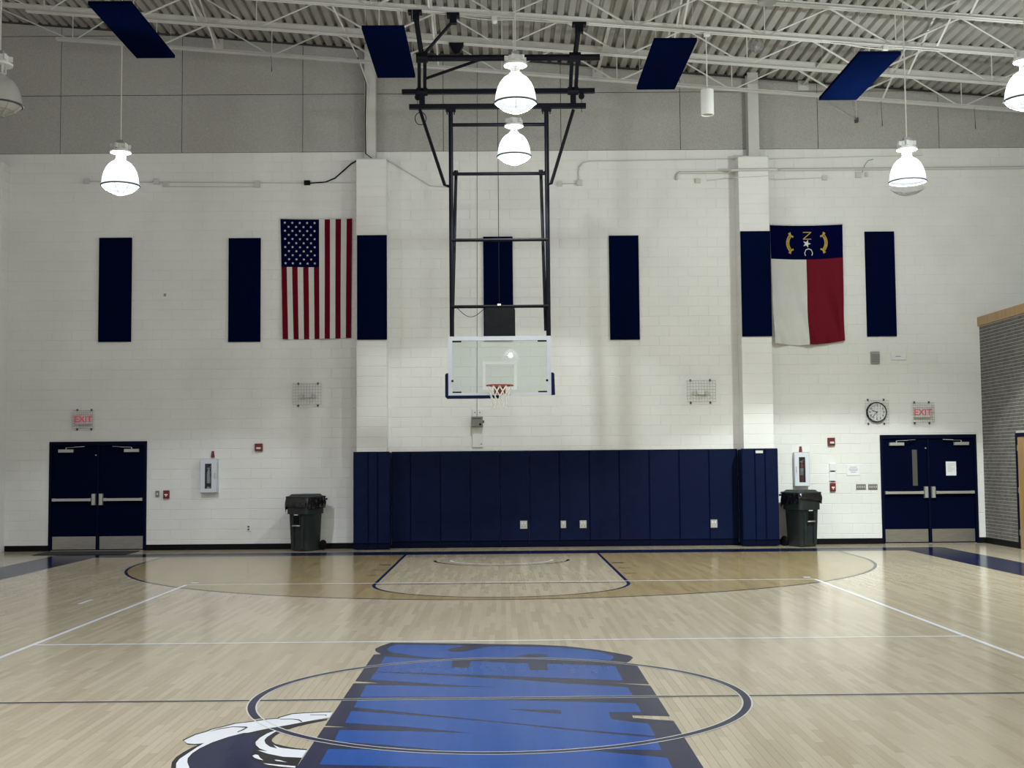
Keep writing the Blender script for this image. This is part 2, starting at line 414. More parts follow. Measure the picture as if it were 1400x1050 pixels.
for side, a0, a1 in ((-1, PI, 1.5*PI), (1, 1.5*PI, 2*PI)):        # stained floor between the arc and the lane, in two halves
    o = arcpts(0, AC, AR, a0, a1, 36); k = arcpts(0, -5.66, 1.83, a1, a0, 24)
    if side < 0: poly = [(-AR, 0)]+o+k+[(-1.83, 0)]
    else: poly = [(1.83, 0)]+k[::1]; poly = [(AR, 0)][:0]+o+[(AR, 0), (1.83, 0)]+k
    paint('stained_area', 'stain', Z1c, poly)
W = .05
paint('three_point_line', 'p_navy2', Z2c, [(-AR, 0)]+arcpts(0, AC, AR, PI, 2*PI, 72)+[(AR, 0), (AR-W, 0)]+arcpts(0, AC, AR-W, 2*PI, PI, 72)+[(-AR+W, 0)])
paint('lane_line', 'p_navy2', Z2c, [(-1.83, 0), (-1.83, -5.66)]+arcpts(0, -5.66, 1.83, PI, 2*PI, 40)[1:]+[(1.83, 0), (1.83-W, 0)]+arcpts(0, -5.66, 1.83-W, 2*PI, PI, 40)+[(-1.83+W, 0)])
paint('free_throw_line', 'p_dark', Z2c, rect(-1.78, 1.78, -5.665, -5.615))
paint('restricted_arc', 'p_dark', Z2c, ring(0, -1.42, 1.15, 1.2, PI, 2*PI, 30))
paint('restricted_arc', 'p_white', Z2c, ring(0, -1.42, .865, .915, PI, 2*PI, 30))
for sx in (-1, 1):
    for yy, hh in ((-2.3, .12), (-3.32, .05), (-4.25, .05)):
        paint('lane_mark', 'p_dark', Z2c, rect(sx*1.87, sx*2.07, yy, yy+hh) if sx > 0 else rect(-2.07, -1.87, yy, yy+hh))
paint('baseline_band', 'p_navy2', Z2c, rect(-7.62, 7.62, 0, .80))
paint('sideline_band', 'p_navy2', Z2c, rect(-8.56, -7.62, -20, .80))
paint('sideline_band', 'p_navy2', Z2c, rect(7.62, 8.56, -20, .80))
paint('volleyball_line', 'p_white', Z3c, rect(-4.55, -4.50, -20, -5.45)); paint('volleyball_line', 'p_white', Z3c, rect(4.50, 4.55, -20, -5.45))
paint('volleyball_line', 'p_white', Z3c, rect(-4.5, 4.5, -5.475, -5.425)); paint('volleyball_line', 'p_white', Z3c, rect(-4.5, 4.5, -11.37, -11.32))
paint('volleyball_line', 'p_white', Z3c, rect(-5.3, -5.25, -7.8, -7.3))
for sx in (-1, 1): paint('volleyball_mark', 'p_white', Z3c, rect(sx*4.48-.05, sx*4.48+.05, -5.2, -5.1))

# the lettering and wave emblem painted over the centre circle
def gp(*pts): return [tuple(at_z(*p)[:2]) for p in pts]
paint('logo_outline', 'p_navy', Z2c, gp((534.3,878.6),(521.4,883),(512.9,887),(513.6,890.7),(521.4,894.3),(511,895),(485.8,931.3),(520,934),(483.3,934.4),
    (444.3,992.2),(478,994.4),(443,994.2),(405,1050),(396,1064),(975,1072),(962,1050),(921,985.6),(865.6,981.6),(864.4,978),(916,979.4),(890,938.6),(888.6,937.4),(834.3,933.6),(887.5,935.6),
    (871.4,910.4),(854.3,907.4),(861.4,903.6),(865.4,899.3),(861.4,896.4),(847,893.6),(818.6,888.6),(775.7,883.6),(732.9,881.4),(700,881),(620,879.6)))
paint('logo_letter', 'p_blue', Z3c, gp((528.6,888.6),(530.5,886),(534.3,883.6),(541.4,881.4),(610,882.3),(700,883.8),(740,884.5),(782.9,886.5),(818.6,891.4),(837,896.4),(839.3,899.3),(835,902.6),
    (775.7,903),(700,901.4),(650,900.6),(621,900.9),(585.7,899.3),(557,895.7),(535.7,892)))
paint('logo_letter', 'p_blue', Z3c, gp((525.7,897.9),(557,899.6),(585,901),(618.6,902.4),(617,912.9),(641,912.9),(643.6,903.6),(700,906.6),(722,907.3),(724,916.4),(749,916.4),(748,907.6),
    (841.4,910.7),(852,930.7),(781.4,927.9),(690,924.6),(620,922),(564.3,920),(514.3,918.4)))
paint('logo_letter', 'p_blue', Z3c, gp((512.9,919.5),(564.3,921.6),(621,924.5),(700,929),(737,931.7),(781,935),(832.9,937.9),(858.6,940),(864.3,950),(866,955),(780,954.6),(690,953.4),(600,952.9),(492,953),
    (500.7,936.9),(542.9,937.2),(621,939.4),(677,939.7),(621.4,937.2),(542.9,931.9),(505.7,929.5)))
paint('logo_letter', 'p_blue', Z3c, gp((490.5,954.4),(600,954.6),(690,957),(780,959.5),(870,961.9),(877,974),(832,974),(836,983.6),(886,989.6),(896,1006.6),(790,997.6),(690,987.6),(597,978.6),(483.5,967.5)))
paint('logo_letter', 'p_blue', Z3c, gp((480,972),(597,980.6),(690,989),(790,999.7),(896,1009),(905,1026),(810,1024.2),(752,1023),(820,1027.6),(912,1036.5),(925,1061),(690,1053),(578.6,1049),(436.5,1045.5),
    (448.6,1024.4),(522.9,1025.2),(615.7,1027),(522.9,1018.5),(457,1013.9),(463.4,998.2),(560,1000),(645.4,1002.7),(560,994.4),(471.8,988.6)))
paint('logo_detail', 'p_navy', Z4c, gp((694,969.6),(766,971),(767.6,976),(730,973.4)),
    gp((611.4,888.6),(614.3,890.7),(622.9,891.7),(635.7,891),(650,887.4),(668.6,884.4),(690,883.4),(690,882.6),(635.7,881.9),(628.6,884.3),(618.6,886)),
    gp((704.3,897.6),(718.6,895),(732.9,894),(747,895),(750,896.4),(745.7,898.3),(725.7,899.3)))
feather_top = [(255.7,1016.6),(251,1013),(255.7,1010.6),(267.7,1005),(283,1000.7),(290,997.7),(307,993.9),(322.6,989.6),(336.3,988.3),(349.4,986.6),(365.7,984),(381,983),(382.9,981.4),(400,976.7),(417,975.4),(454.9,974)]
paint('wave_outline', 'p_dark', Z2c, gp((233.9,1050),(235,1042),(241,1035),(250.6,1028.6),(261.7,1022.6),(274.6,1017),(300,1010),(330,1003),(350,1000),(369,994.3),(388,991.7),(408.6,987.4),(425.7,985.7),(448,982.7),
    (446.7,984.9),(425.7,989),(408.6,993),(391.4,998),(383,1002),(376,1006.3),(371.7,1010.6),(371.7,1013.6),(376,1017),(388,1020),(404,1023),(419.7,1024.3),(405,1050),(392,1070),(232,1070)))
paint('wave_outline', 'p_dark', .0008, gp((257,1018.2),*[(x-1.6, y-1.1) for x, y in feather_top[1:]],(450.6,981.4),(368,996),(311,1008),(280,1019)))
paint('wave_body', 'p_navy', Z3c, gp((262,1066),(258.5,1044),(260,1037),(266,1030),(276,1023),(292,1016.5),(312,1009.5),(333,1003.5),(345,1003),(357,1004),(350,1010.5),(346,1015.5),(347,1021),(350,1026),(346,1029),(342,1034),(347,1040),(357,1046),(372,1052),(370,1066)))
paint('wave_crest', 'p_white', Z4c, gp(*feather_top,(450.6,981.4),(434.3,984),(412.9,987.9),(391.4,992),(368.3,996),(352.9,999),(340,1002),(332.9,1002.4),(311.4,1008),(290,1015.3),(272.9,1023.4),(262.6,1030.3),(256.6,1037),(256,1042.3),(259,1050),(263,1066),
    (243,1066),(240.6,1050),(241,1044),(245.4,1038),(255.7,1031),(270,1021.7),(279,1016.4),(266,1017.6)))
paint('wave_curl', 'p_white', Z4c, gp((383.7,996.9),(374.3,999.9),(365.7,1002.9),(355.4,1008.9),(349.4,1014.9),(349.9,1019),(355.4,1023.9),(365.7,1027.4),(352.4,1026.2),(365.7,1030.7),(387,1035),(412.9,1036.3),(419.7,1026),(400,1024.7),(382.9,1022.6),
    (373.4,1018.7),(379.4,1023.9),(369,1021.3),(363,1017),(361.4,1012.3),(364.9,1008),(374.3,1002)))
paint('wave_spray', 'p_white', Z4c, gp((345,1033.7),(348.6,1032),(352.9,1032.4),(355.4,1036.3),(360,1040),(353.7,1038.4),(347.7,1036.3)), gp((375,1039.3),(381,1039.3),(393,1042.7),(377.7,1040.6)),
    gp((359.7,1043.8),(374.3,1045.3),(404.3,1047.9),(403.4,1050),(382.9,1048.3),(365.7,1045.7)))
paint('feather_stroke', 'p_dark', Z5c, gp((283,1001.5),(300,996.4),(318,993.6),(337,993.8),(339,995),(333,998.5),(325,1001.6),(324,1001),(332,997.4),(335.6,995.2),(318,994.4),(300,997.4)),
    gp((381,983.4),(384,983.2),(400,983),(409,984),(413.5,986.6),(412,987.6),(408,985.2),(400,983.8),(384,984)),
    gp((424,977.4),(446,977.4),(447,978.4),(445.6,979),(444.5,978),(424,978)))
CY, CR = -14.24, 1.83
paint('centre_circle_edge', 'p_cream', Z5c, ring(0, CY, CR-.006, CR+.005, 0, 2*PI, 96)); paint('centre_circle_edge', 'p_cream', Z5c, ring(0, CY, CR-.072, CR-.061, 0, 2*PI, 96))
paint('centre_circle', 'p_navy', Z5c, ring(0, CY, CR-.06, CR-.006, PI*.0, PI*1.13, 60), ring(0, CY, CR-.06, CR-.006, PI*1.19, PI*2, 44))
paint('half_court_line', 'p_dark', Z3c+.0002, rect(-7.62, 7.62, CY-.025-.06, CY+.025-.06))
for dy in (-.03, .03): paint('half_court_edge', 'p_cream', Z4c+.0002, rect(-7.62, 7.62, CY-.06+dy-.005, CY-.06+dy+.005))

# ceiling: ribbed steel deck on a slope, ribs running towards the end wall
deck = MB(); xs = []; x = -13.3
while x < 16.4:
    xs += [(x, 0), (x+.115, 0), (x+.135, .075), (x+.183, .075)]; x += .203
o = 0
for Y in (YW+.4, -33.2): deck.v += [Vector((x, Y, roof(x)+h)) for x, h in xs]
n = len(xs)
for i in range(n-1): deck.f.append([i, i+1, n+i+1, n+i]); deck.mi.append(0)
deck.build('ceiling', 'deck', kind='structure')

# remaining walls of the hall: brick wall with oak cap on the right, plain walls elsewhere
bw = MB().box(XR+.012, XR+.30, -33, YW+.006, -.05, 4.42).build('wall_right', 'mortar', kind='structure')
bf = MB(); CH = .0677; BRL = .2032
for r in range(65):
    z = r*CH; y = YW+(0 if r % 2 else BRL/2)
    while y > -4.6:
        y0, y1 = y-BRL+.005, y-.005
        if z < 2.19 and y0 < .21 and y1 > -.85:
            if y0 < -.85 < y1: y1 = -.86
            elif y0 < .21 < y1: y0 = .22
            else: y -= BRL; continue
        y1 = min(y1, YW-.004)
        if y1-y0 > .02: bf.box(XR+.009, XR+.02, y0, y1, z+.005, z+CH-.005)
        y -= BRL
bf.build('brick_field', 'brick', bw, kind='stuff')
MB().box(XR-.03, XR+.34, -33, YW+.004, 4.42, 4.60).build('wall_cap', 'oak', bw)
MB().box(16.0, 16.2, -33, 2.2, 4.5, 9.0).build('wall_right_upper', 'block', kind='structure')
MB().box(XR+.3, 16.2, -33, YW, 4.25, 4.41).build('floor_upper', 'block', kind='structure')
MB().box(-13.4, -13.2, -33, 2.2, -.05, 11.4).build('wall_left', 'block', kind='structure')
MB().box(-13.4, 16.2, -33.2, -33, -.05, 11.4).build('wall_front', 'block', kind='structure')

# baseboards
bb = MB()
for a, b in ((-13.2, -10.66), (-10.035, DOOR1[0]), (DOOR1[1], -2.9), (5.49, DOOR2[0]), (DOOR2[1], XR)): bb.box(a, b, YW-.012, YW+.004, 0, .115)
for p0, p1 in PIL[:2]:
    bb.box(p0-.012, p1+.012, YP-.012, YP+.004, 0, .06); bb.box(p0-.012, p0+.004, YP, YW, 0, .06); bb.box(p1-.004, p1+.012, YP, YW, 0, .06)
bb.box(PIL[0][1], PIL[1][0], YW-.012, YW+.004, 0, .06)
bb.build('baseboard_back', 'black', kind='structure')
MB().box(XR-.012, XR+.004, -4.6, -.86, 0, .115).box(XR-.012, XR+.004, .22, YW-.012, 0, .115).build('baseboard_right', 'black', kind='structure')

# ------------------------------------------------------------------ doors
def door(idx, x0, x1, zt, side):
    root = MB().box(x0+.05, x1-.05, YW+.07, YW+.08, 0, zt-.05).build('door_%d' % idx, 'navy_frame', kind='structure', origin=((x0+x1)/2, YW, 0))
    f = MB()
    for a, b in ((x0, x0+.05), (x1-.05, x1)): f.box(a, b, YW-.02, YW+.09, 0, zt)
    f.box(x0+.05, x1-.05, YW-.02, YW+.09, zt-.075, zt); f.build('door_frame', 'navy_frame', root)
    MB().box((x0+x1)/2-.018, (x0+x1)/2+.018, YW+.005, YW+.05, .01, zt-.076).build('centre_post', 'navy_frame', root)
    MB().box(x0+.05, x1-.05, YW-.015, YW+.06, 0, .012).build('threshold', 'steelbrush', root)
    xm = (x0+x1)/2; YD = YW+.02
    for s in (-1, 1):
        a, b = (x0+.056, xm-.024) if s < 0 else (xm+.024, x1-.056)
        leaf = MB().cham(a, b, YD, YD+.045, .014, zt-.08, .003).build('door_leaf', 'navy_door', root)
        MB().cham(a+.015, b-.015, YD-.004, YD, .03, .29, .0015).build('kick_plate', 'steelbrush', leaf)
        zb = 1.03
        ia, ib = (a+.02, b-.10) if s < 0 else (a+.10, b-.02)
        p = MB().box(ia, ib, YD-.075, YD-.03, zb-.026, zb+.026); p.box(ia, ia+.05, YD-.05, YD, zb-.03, zb+.03); p.box(ib-.05, ib, YD-.05, YD, zb-.03, zb+.03)
        p.build('push_bar', 'alu', leaf)
        c0 = b-.085 if s < 0 else a+.015
        MB().cham(c0, c0+.07, YD-.085, YD, zb-.11, zb+.12, .008).build('latch_case', 'alu', leaf)
        h = a+.13 if s < 0 else b-.40
        MB().cham(h, h+.30, YD-.065, YD, zt-.22, zt-.155, .006).build('door_closer', 'alu', leaf)
        hx = h+.15
        MB().tube([(hx, YD-.03, zt-.155), (hx, YD-.03, zt-.125)], .012, 8).beam((hx, YD-.03, zt-.12), (hx+(.2 if s < 0 else -.2), YD-.13, zt-.115), .022, .008).beam((hx+(.2 if s < 0 else -.2), YD-.13, zt-.11), (hx+(.38 if s < 0 else -.38), YD-.05, zt-.1), .02, .008).build('closer_arm', 'alu', leaf)
    MB().lathe((0,0,0), [(.016, 0), (.016, .01), (0, .012)], 10)
    v = MB().tube([(xm-.05, YD, 1.93), (xm-.05, YD-.02, 1.93)], .014, 10); v.build('top_latch', 'alu', root)
    return root
d1 = door(1, *DOOR1, -1)
d2 = door(2, *DOOR2, 1)
pa, pb = at_y(1246.5, 615, YW+.02), at_y(1254.5, 664, YW+.02)
MB().box(pa.x-.02, pb.x+.02, YW+.008, YW+.018, pb.z-.02, pa.z+.02).build('window_bead', 'navy_frame', d2)
MB().box(pa.x, pb.x, YW+.004, YW+.012, pb.z, pa.z).build('vision_pane', mat('door_pane', (.09, .09, .08), .12), d2)
pa, pb = at_y(1293, 631, YW+.015), at_y(1307.5, 650, YW+.015)
nt = MB().box(pa.x, pb.x, YW+.012, YW+.0165, pb.z, pa.z).build('notice', 'paper', None, origin=(pa.x, YW+.014, pb.z))
tag(nt, 'white paper notice taped to the right leaf of the right double door', 'notice')
lines = MB()
for k in range(6): lines.box(pa.x+.03, pb.x-.03-(.05 if k % 3 == 2 else 0), YW+.0112, YW+.012, pa.z-.05-.03*k, pa.z-.044-.03*k)
lines.build('print_line', 'ink', nt)
# oak door in the brick wall, mostly outside the frame
d3 = MB().box(XR-.01, XR+.03, .14, .21, 0, 2.19).box(XR-.01, XR+.03, -.85, -.78, 0, 2.19).box(XR-.01, XR+.03, -.78, .14, 2.12, 2.19).build('door_3', 'navy_frame', kind='structure', origin=(XR, -.3, 0))
MB().box(XR+.002, XR+.04, -.775, .135, .01, 2.115).build('door_leaf', 'oak', d3)
for z in (.25, 1.05, 1.85): MB().box(XR-.012, XR+.002, .125, .145, z, z+.11).build('hinge', 'steelbrush', d3)
MB().tube([(XR+.002, -.70, 1.0), (XR-.06, -.70, 1.0), (XR-.06, -.58, 1.0)], .011, 8).build('lever_handle', 'steelbrush', d3)
mt = [at_z(*p)[:2] for p in ((44, 761), (64, 755.4), (190, 754.4), (168, 759.4))]
o = MB().box(-9.05, -7.25, .72, 1.66, .0027, .012).build('door_mat', 'matting', None, origin=(-8.15, 1.2, 0))
tag(o, 'thin dark floor mat lying before the left double door', 'mat')

# ------------------------------------------------------------------ wall padding
zt_pad = at_y(700, 617, 1.80).z
edges = [at_y(p, 680, 1.80).x for p in (533.5, 561, 602, 643, 683.5, 724, 765, 806, 847, 888, 929, 970, 1011.5)]
words = ['first', 'second', 'third', 'fourth', 'fifth', 'sixth', 'seventh', 'eighth', 'ninth', 'tenth', 'eleventh', 'twelfth']
edges[0] = PIL[0][1]+.0605; edges[-1] = PIL[1][0]-.0605
def pad(a, b, yf, yb, label, z1, z0=.015):
    t = thing('wall_pad', label, 'wall pad', ((a+b)/2, yf, z0), 'navy wall pads')
    mbp = MB(); c = .014; g = .0025; n = 3
    mbp.cham(a+g, b-g, yf, yb-.012, z0+.11, z1, c); mbp.build('cushion', 'navy_vinyl', t)
    MB().box(a+.001, b-.001, yb-.012, yb, z0, z1+.012).build('backing_board', 'navy_frame', t)
    MB().box(a+g, b-g, yf+.02, yb-.012, z0, z0+.108).build('bottom_strip', 'navy_frame', t)
    return t
for i in range(12):
    lab = ('navy vinyl wall pad, %s along the wall from the left pilaster' % words[i]) if i < 11 else 'navy vinyl wall pad tucked against the right pilaster'
    pad(edges[i], edges[i+1], YW-.07, YW, lab, zt_pad)
for k, (p, nm) in enumerate(((PIL[0], 'left'), (PIL[1], 'right'))):
    x0, x1 = p[0]-.06, p[1]+.06
    px = ((503, 516) if k == 0 else (1033, 1047)); xa, xb = at_y(px[0], 680, YP-.06).x, at_y(px[1], 680, YP-.06).x
    for a, b, w_ in ((x0, xa, 'left'), (xa, xb, 'middle'), (xb, x1, 'right')):
        pad(a, b, YP-.06, YP, 'narrow navy pad, %s strip on the front of the %s pilaster' % (w_, nm), zt_pad)
    for s, xx in ((-1, p[0]), (1, p[1])):
        t = thing('wall_pad', 'navy pad wrapping the %s side of the %s pilaster' % ('left' if s < 0 else 'right', nm), 'wall pad', (xx, 1.6, .05), 'navy wall pads')
        a, b = (xx-.06, xx-.001) if s < 0 else (xx+.001, xx+.06)
        MB().box(a, b, YP+.001, YW-.072 if (k == 0) == (s > 0) else YW-.001, .05, zt_pad).build('cushion', 'navy_vinyl', t)
a, b = at_y(1033, 616, YP-.06), at_y(1043, 619.5, YP-.06)
tag(MB().box(a.x, b.x, YP-.064, YP-.06, b.z, a.z).build('label_tag', 'cream', None, origin=(a.x, YP-.062, b.z)), 'small pale tag at the top of the padding on the right pilaster', 'tag')

# ------------------------------------------------------------------ navy acoustic panels on the wall
def apanel(px0, px1, py0, py1, Y, label):
    a, b = at_y(px0, py0, Y-.05), at_y(px1, py1, Y-.05)
    t = thing('acoustic_baffle', label, 'acoustic panel', ((a.x+b.x)/2, Y, b.z), 'navy acoustic panels on the wall')
    MB().cham(a.x, b.x, Y-.05, Y-.004, b.z, a.z, .006).build('fabric_face', 'navy_cloth', t)
    MB().box(a.x+.03, b.x-.03, Y-.004, Y, b.z+.03, a.z-.03).build('mounting_board', 'black', t)
apanel(135.5, 178.5, 325, 467, YW, 'upright navy acoustic panel above the left double door, leftmost on the wall')
apanel(312.5, 355.5, 325.5, 467, YW, 'upright navy acoustic panel just left of the striped flag')
apanel(488, 529, 321.5, 464, YP, 'upright navy acoustic panel on the left pilaster')
apanel(660.5, 702, 323.5, 465.5, YW, 'upright navy acoustic panel behind the basketball backboard')
apanel(832.5, 875, 322, 464, YW, 'upright navy acoustic panel on bare wall right of the hoop')
apanel(1012.5, 1056, 316, 459.5, YP, 'upright navy acoustic panel on the right pilaster')
apanel(1182.5, 1226.5, 316.5, 459.5, YW, 'upright navy acoustic panel right of the red and white flag, rightmost on the wall')

# ------------------------------------------------------------------ roof joists
JY = [.775, -.776, -2.327, -3.878, -5.43, -6.98, -8.53]
JN = ['nearest the end wall', 'second from the end wall', 'third from the end wall', 'fourth from the end wall', 'fifth from the end wall', 'sixth from the end wall', 'seventh from the end wall']
def jbot(x): return roof(x)-.66
BX = [2.36+2.28*k for k in range(-5, 7)]
BX = [-8.42]+[x for x in BX if -8 < x < 15]
for j, Y in enumerate(JY):
    t = thing('roof_joist', 'pale steel truss joist across the hall, %s' % JN[j], 'joist', (0, Y, jbot(0)), 'roof joists')
    xs0, xs1 = -8.75, 14.9
    m_ = MB()
    for s in (-1, 1):
        m_.beam((xs0, Y+s*.042, jbot(xs0)), (xs1, Y+s*.042, jbot(xs1)), .055, .008); m_.beam((xs0, Y+s*.018, jbot(xs0)+.025), (xs1, Y+s*.018, jbot(xs1)+.025), .008, .055)
    m_.build('bottom_chord', 'steel', t)
    m_ = MB(); xa, xb = -10.6, 15.9
    for s in (-1, 1):
        m_.beam((xa, Y+s*.05, roof(xa)-.008), (xb, Y+s*.05, roof(xb)-.008), .065, .009); m_.beam((xa, Y+s*.02, roof(xa)-.045), (xb, Y+s*.02, roof(xb)-.045), .009, .075)
    m_.build('top_chord', 'steel', t)
    for i, x in enumerate(BX):
        xl = (BX[i-1]+x)/2 if i else -10.0; xr = (x+BX[i+1])/2 if i < len(BX)-1 else x+1.1
        for xe, r in ((xl, .020 if i % 2 else .015), (xr, .020 if i % 2 else .015)):
            MB().tube([(x+(.06 if xe > x else -.06), Y, jbot(x)+.03), (xe, Y, roof(xe)-.06)], r, 6).build('web_bar', 'steel', t)
        MB().tube([(x, Y, jbot(x)+.03), (x, Y, roof(x)-.05)], .011, 6).build('web_post', 'steel', t)
# struts tying the first joist back to anchor plates on the wall
for k, (px, py) in enumerate(((298, 60), (556, 78), (817, 99), (1098, 117))):
    p = at_y(px, py, YW)
    t = thing('wall_strut', 'pale steel strut from wall plate to roof joists, %s' % ['leftmost', 'left of the hoop frame', 'right of the hoop frame', 'rightmost'][k], 'strut', (p.x, YW, p.z), 'wall struts')
    MB().box(p.x-.11, p.x+.11, YW-.02, YW+.004, p.z-.10, p.z+.10).build('anchor_plate', 'steel', t)
    for q in (JY[0], JY[1]): MB().beam((p.x, YW-.02, p.z), (p.x+.03, q, roof(p.x)-.06), .06, .012).build('angle_bar', 'steel', t)
# bridging rows between joists
for k, bx in enumerate((-5.6, -1.2, 3.2, 7.6)):
    t = thing('bridging', 'pale steel cross bridging between the roof joists, %s' % ['leftmost row', 'row left of the hoop frame', 'row right of the hoop frame', 'rightmost row'][k], 'bridging', (bx, JY[0], jbot(bx)), 'joist bridging')
    for j in range(len(JY)-1):
        for up in (0, 1):
            za, zb = (jbot(bx)+.03, roof(bx)-.06) if up else (roof(bx)-.06, jbot(bx)+.03)
            MB().beam((bx+.02*up, JY[j], za), (bx+.02*up, JY[j+1], zb), .035, .006).build('bridging_bar', 'steel', t)

# ------------------------------------------------------------------ navy panels hung flat below the joists
for k, (xc, y0, y1, z, lab) in enumerate(((-5.55, -6.00, -3.60, 8.32, 'leftmost'), (-1.66, -5.75, -3.41, 8.03, 'left of the hoop frame'), (2.57, -5.95, -3.60, 7.75, 'right of the hoop frame'), (5.64, -5.55, -3.21, 7.67, 'rightmost'))):
    t = thing('acoustic_baffle', 'navy acoustic panel hung flat below the roof joists, %s' % lab, 'acoustic panel', (xc, (y0+y1)/2, z), 'hung navy panels')
    MB().box(xc-.31, xc+.31, y0, y1, z, z+.05).build('fabric_face', 'navy_cloth', t)
    for sx in (-.27, .27):
        for yy in (y0+.12, y1-.12): MB().tube([(xc+sx, yy, z+.05), (xc+sx, yy, roof(xc+sx)+.01)], .002, 4).build('hanger_wire', 'steel', t)

# ------------------------------------------------------------------ high-bay lamps
def lamp(x, y, z, label, on=True, dropped=False, power=1.0, tint=(.92, .985, .99)):
    t = thing('high_bay_lamp', label, 'lamp', (x, y, z), 'high-bay lamps')
    R = .29; c = (x, y, z)
    dm = [(R, .0), (R*.985, .06), (R*.94, .14), (R*.86, .22), (R*.74, .29), (R*.58, .35), (R*.40, .385), (.085, .40), (.085, .42)]
    n = 36; d = MB(); d.lathe(c, dm, n)
    d.build('dome', 'glow_dome' if on else 'acrylic', t, smooth=True)
    dz = -.09 if dropped else 0
    ln = [(.001, -.135+dz), (.06, -.13+dz), (.14, -.105+dz), (.21, -.07+dz), (R-.012, -.012+dz)]
    if not dropped: MB().lathe(c, ln, 32).build('lens', 'glow_lens' if on else 'acrylic', t, smooth=True)
    if on:                                       # the arc tube inside the dome
        li = bpy.data.lights.new('bulb_light', 'POINT'); li.energy = LAMP_W*power; li.shadow_soft_size = .07; li.color = tint
        lo_ = bpy.data.objects.new('bulb_light', li); COL.objects.link(lo_); lo_.parent = t; lo_.location = (0, 0, .19)
        li = bpy.data.lights.new('reflector_beam', 'SPOT'); li.energy = REFL_W*power; li.shadow_soft_size = .07; li.color = tint; li.spot_size = math.radians(116); li.spot_blend = .12
        lo_ = bpy.data.objects.new('reflector_beam', li); COL.objects.link(lo_); lo_.parent = t; lo_.location = (0, 0, .17)
    if dropped: MB().lathe(c, ln, 32).build('loose_lens', 'clearlens', t, smooth=True)
    MB().tube([(x+R*1.01*math.cos(a), y+R*1.01*math.sin(a), z) for a in [2*PI*i/36 for i in range(36)]], .012, 6, closed=True).build('rim_ring', 'darkgrey', t, smooth=True)
    g = MB()
    for i in range(8):
        a = 2*PI*i/8; g.tube([(x+math.cos(a)*R, y+math.sin(a)*R, z-.01+dz), (x+math.cos(a)*.2, y+math.sin(a)*.2, z-.085+dz), (x+math.cos(a)*.07, y+math.sin(a)*.07, z-.14+dz)], .0035, 4)
    for r_, zz in ((.2, -.085), (.07, -.14)): g.tube([(x+r_*math.cos(2*PI*i/24), y+r_*math.sin(2*PI*i/24), z+zz+dz) for i in range(24)], .0035, 4, closed=True)
    if not dropped: g.build('wire_guard', 'chrome', t)
    for i in range(4):
        a = PI/4+PI/2*i; MB().beam((x+.075*math.cos(a), y+.075*math.sin(a), z+.41), (x+.075*math.cos(a), y+.075*math.sin(a), z+.53), .022, .01).build('neck_post', 'whitepaint', t)
    MB().tube([(x, y, z+.41), (x, y, z+.53)], .045, 10).build('socket', 'grey', t)
    h = MB(); h.lathe((x, y, z), [(.0, .525), (.16, .525), (.165, .55), (.11, .57), (.11, .66), (.0, .66)], 20)
    for i in range(6):
        a = 2*PI*i/6+.3; h.beam((x+.1*math.cos(a), y+.1*math.sin(a), z+.62), (x+.155*math.cos(a), y+.155*math.sin(a), z+.62), .035, .07)
    h.build('ballast_housing', 'whitepaint', t, smooth=.6)
    MB().box(x-.055, x+.055, y-.055, y+.055, z+.66, z+.72).build('hook_box', 'grey', t)
    MB().tube([(x, y, z+.72), (x, y, roof(x)+.01)], .011, 6).build('stem', 'conduit', t)
def lamp_px(px, py, d, label, **k):
    p = at_y(px, py, CAM.y+d); lamp(p.x, p.y, p.z, label, **k)
lamp_px(705, 141, 17.1, 'lit high-bay lamp hanging in front of the hoop frame, the upper of the centre pair', power=.74)
lamp_px(703, 214, 21.3, 'lit high-bay lamp hanging in front of the hoop frame, the lower of the centre pair', power=.74)
lamp_px(164.5, 254, 19.5, 'lit high-bay lamp over the left side, above the leftmost wall panel', power=.85, tint=(.90, .96, 1.06))
lamp_px(1241, 249, 19.9, 'lit high-bay lamp with a loose hanging lens over the right side', dropped=True, power=2.4, tint=(.92, 1.0, .97))
lamp_px(-1, 144, 16.2, 'unlit clear grey high-bay lamp cut by the left picture edge', on=False)
lamp_px(1404, 137, 16.6, 'lit high-bay lamp cut by the right picture edge', power=1.8, tint=(.92, 1.0, .97))
for i, y in enumerate((-10.9, -15.1, -19.3, -25.0)): lamp(.12, y, 6.75, 'lit high-bay lamp over the centre line behind the viewer, %s' % ['over the near lane', 'over the centre circle', 'before the viewer', 'beyond the viewer'][i], power=.8)
for i, y in enumerate((-12.3, -16.4, -20.5, -25.5)):
    lamp(6.5, y, 6.1, ('unlit' if i < 2 else 'lit')+' high-bay lamp over the right side outside the view, %s towards the viewer' % words[i], on=i > 1)
    lamp(-6.3, y, 6.1, ('unlit' if i < 1 else 'lit')+' high-bay lamp over the left side outside the view, %s towards the viewer' % words[i], on=i > 0, power=1.2, tint=(.92, .97, 1.03))

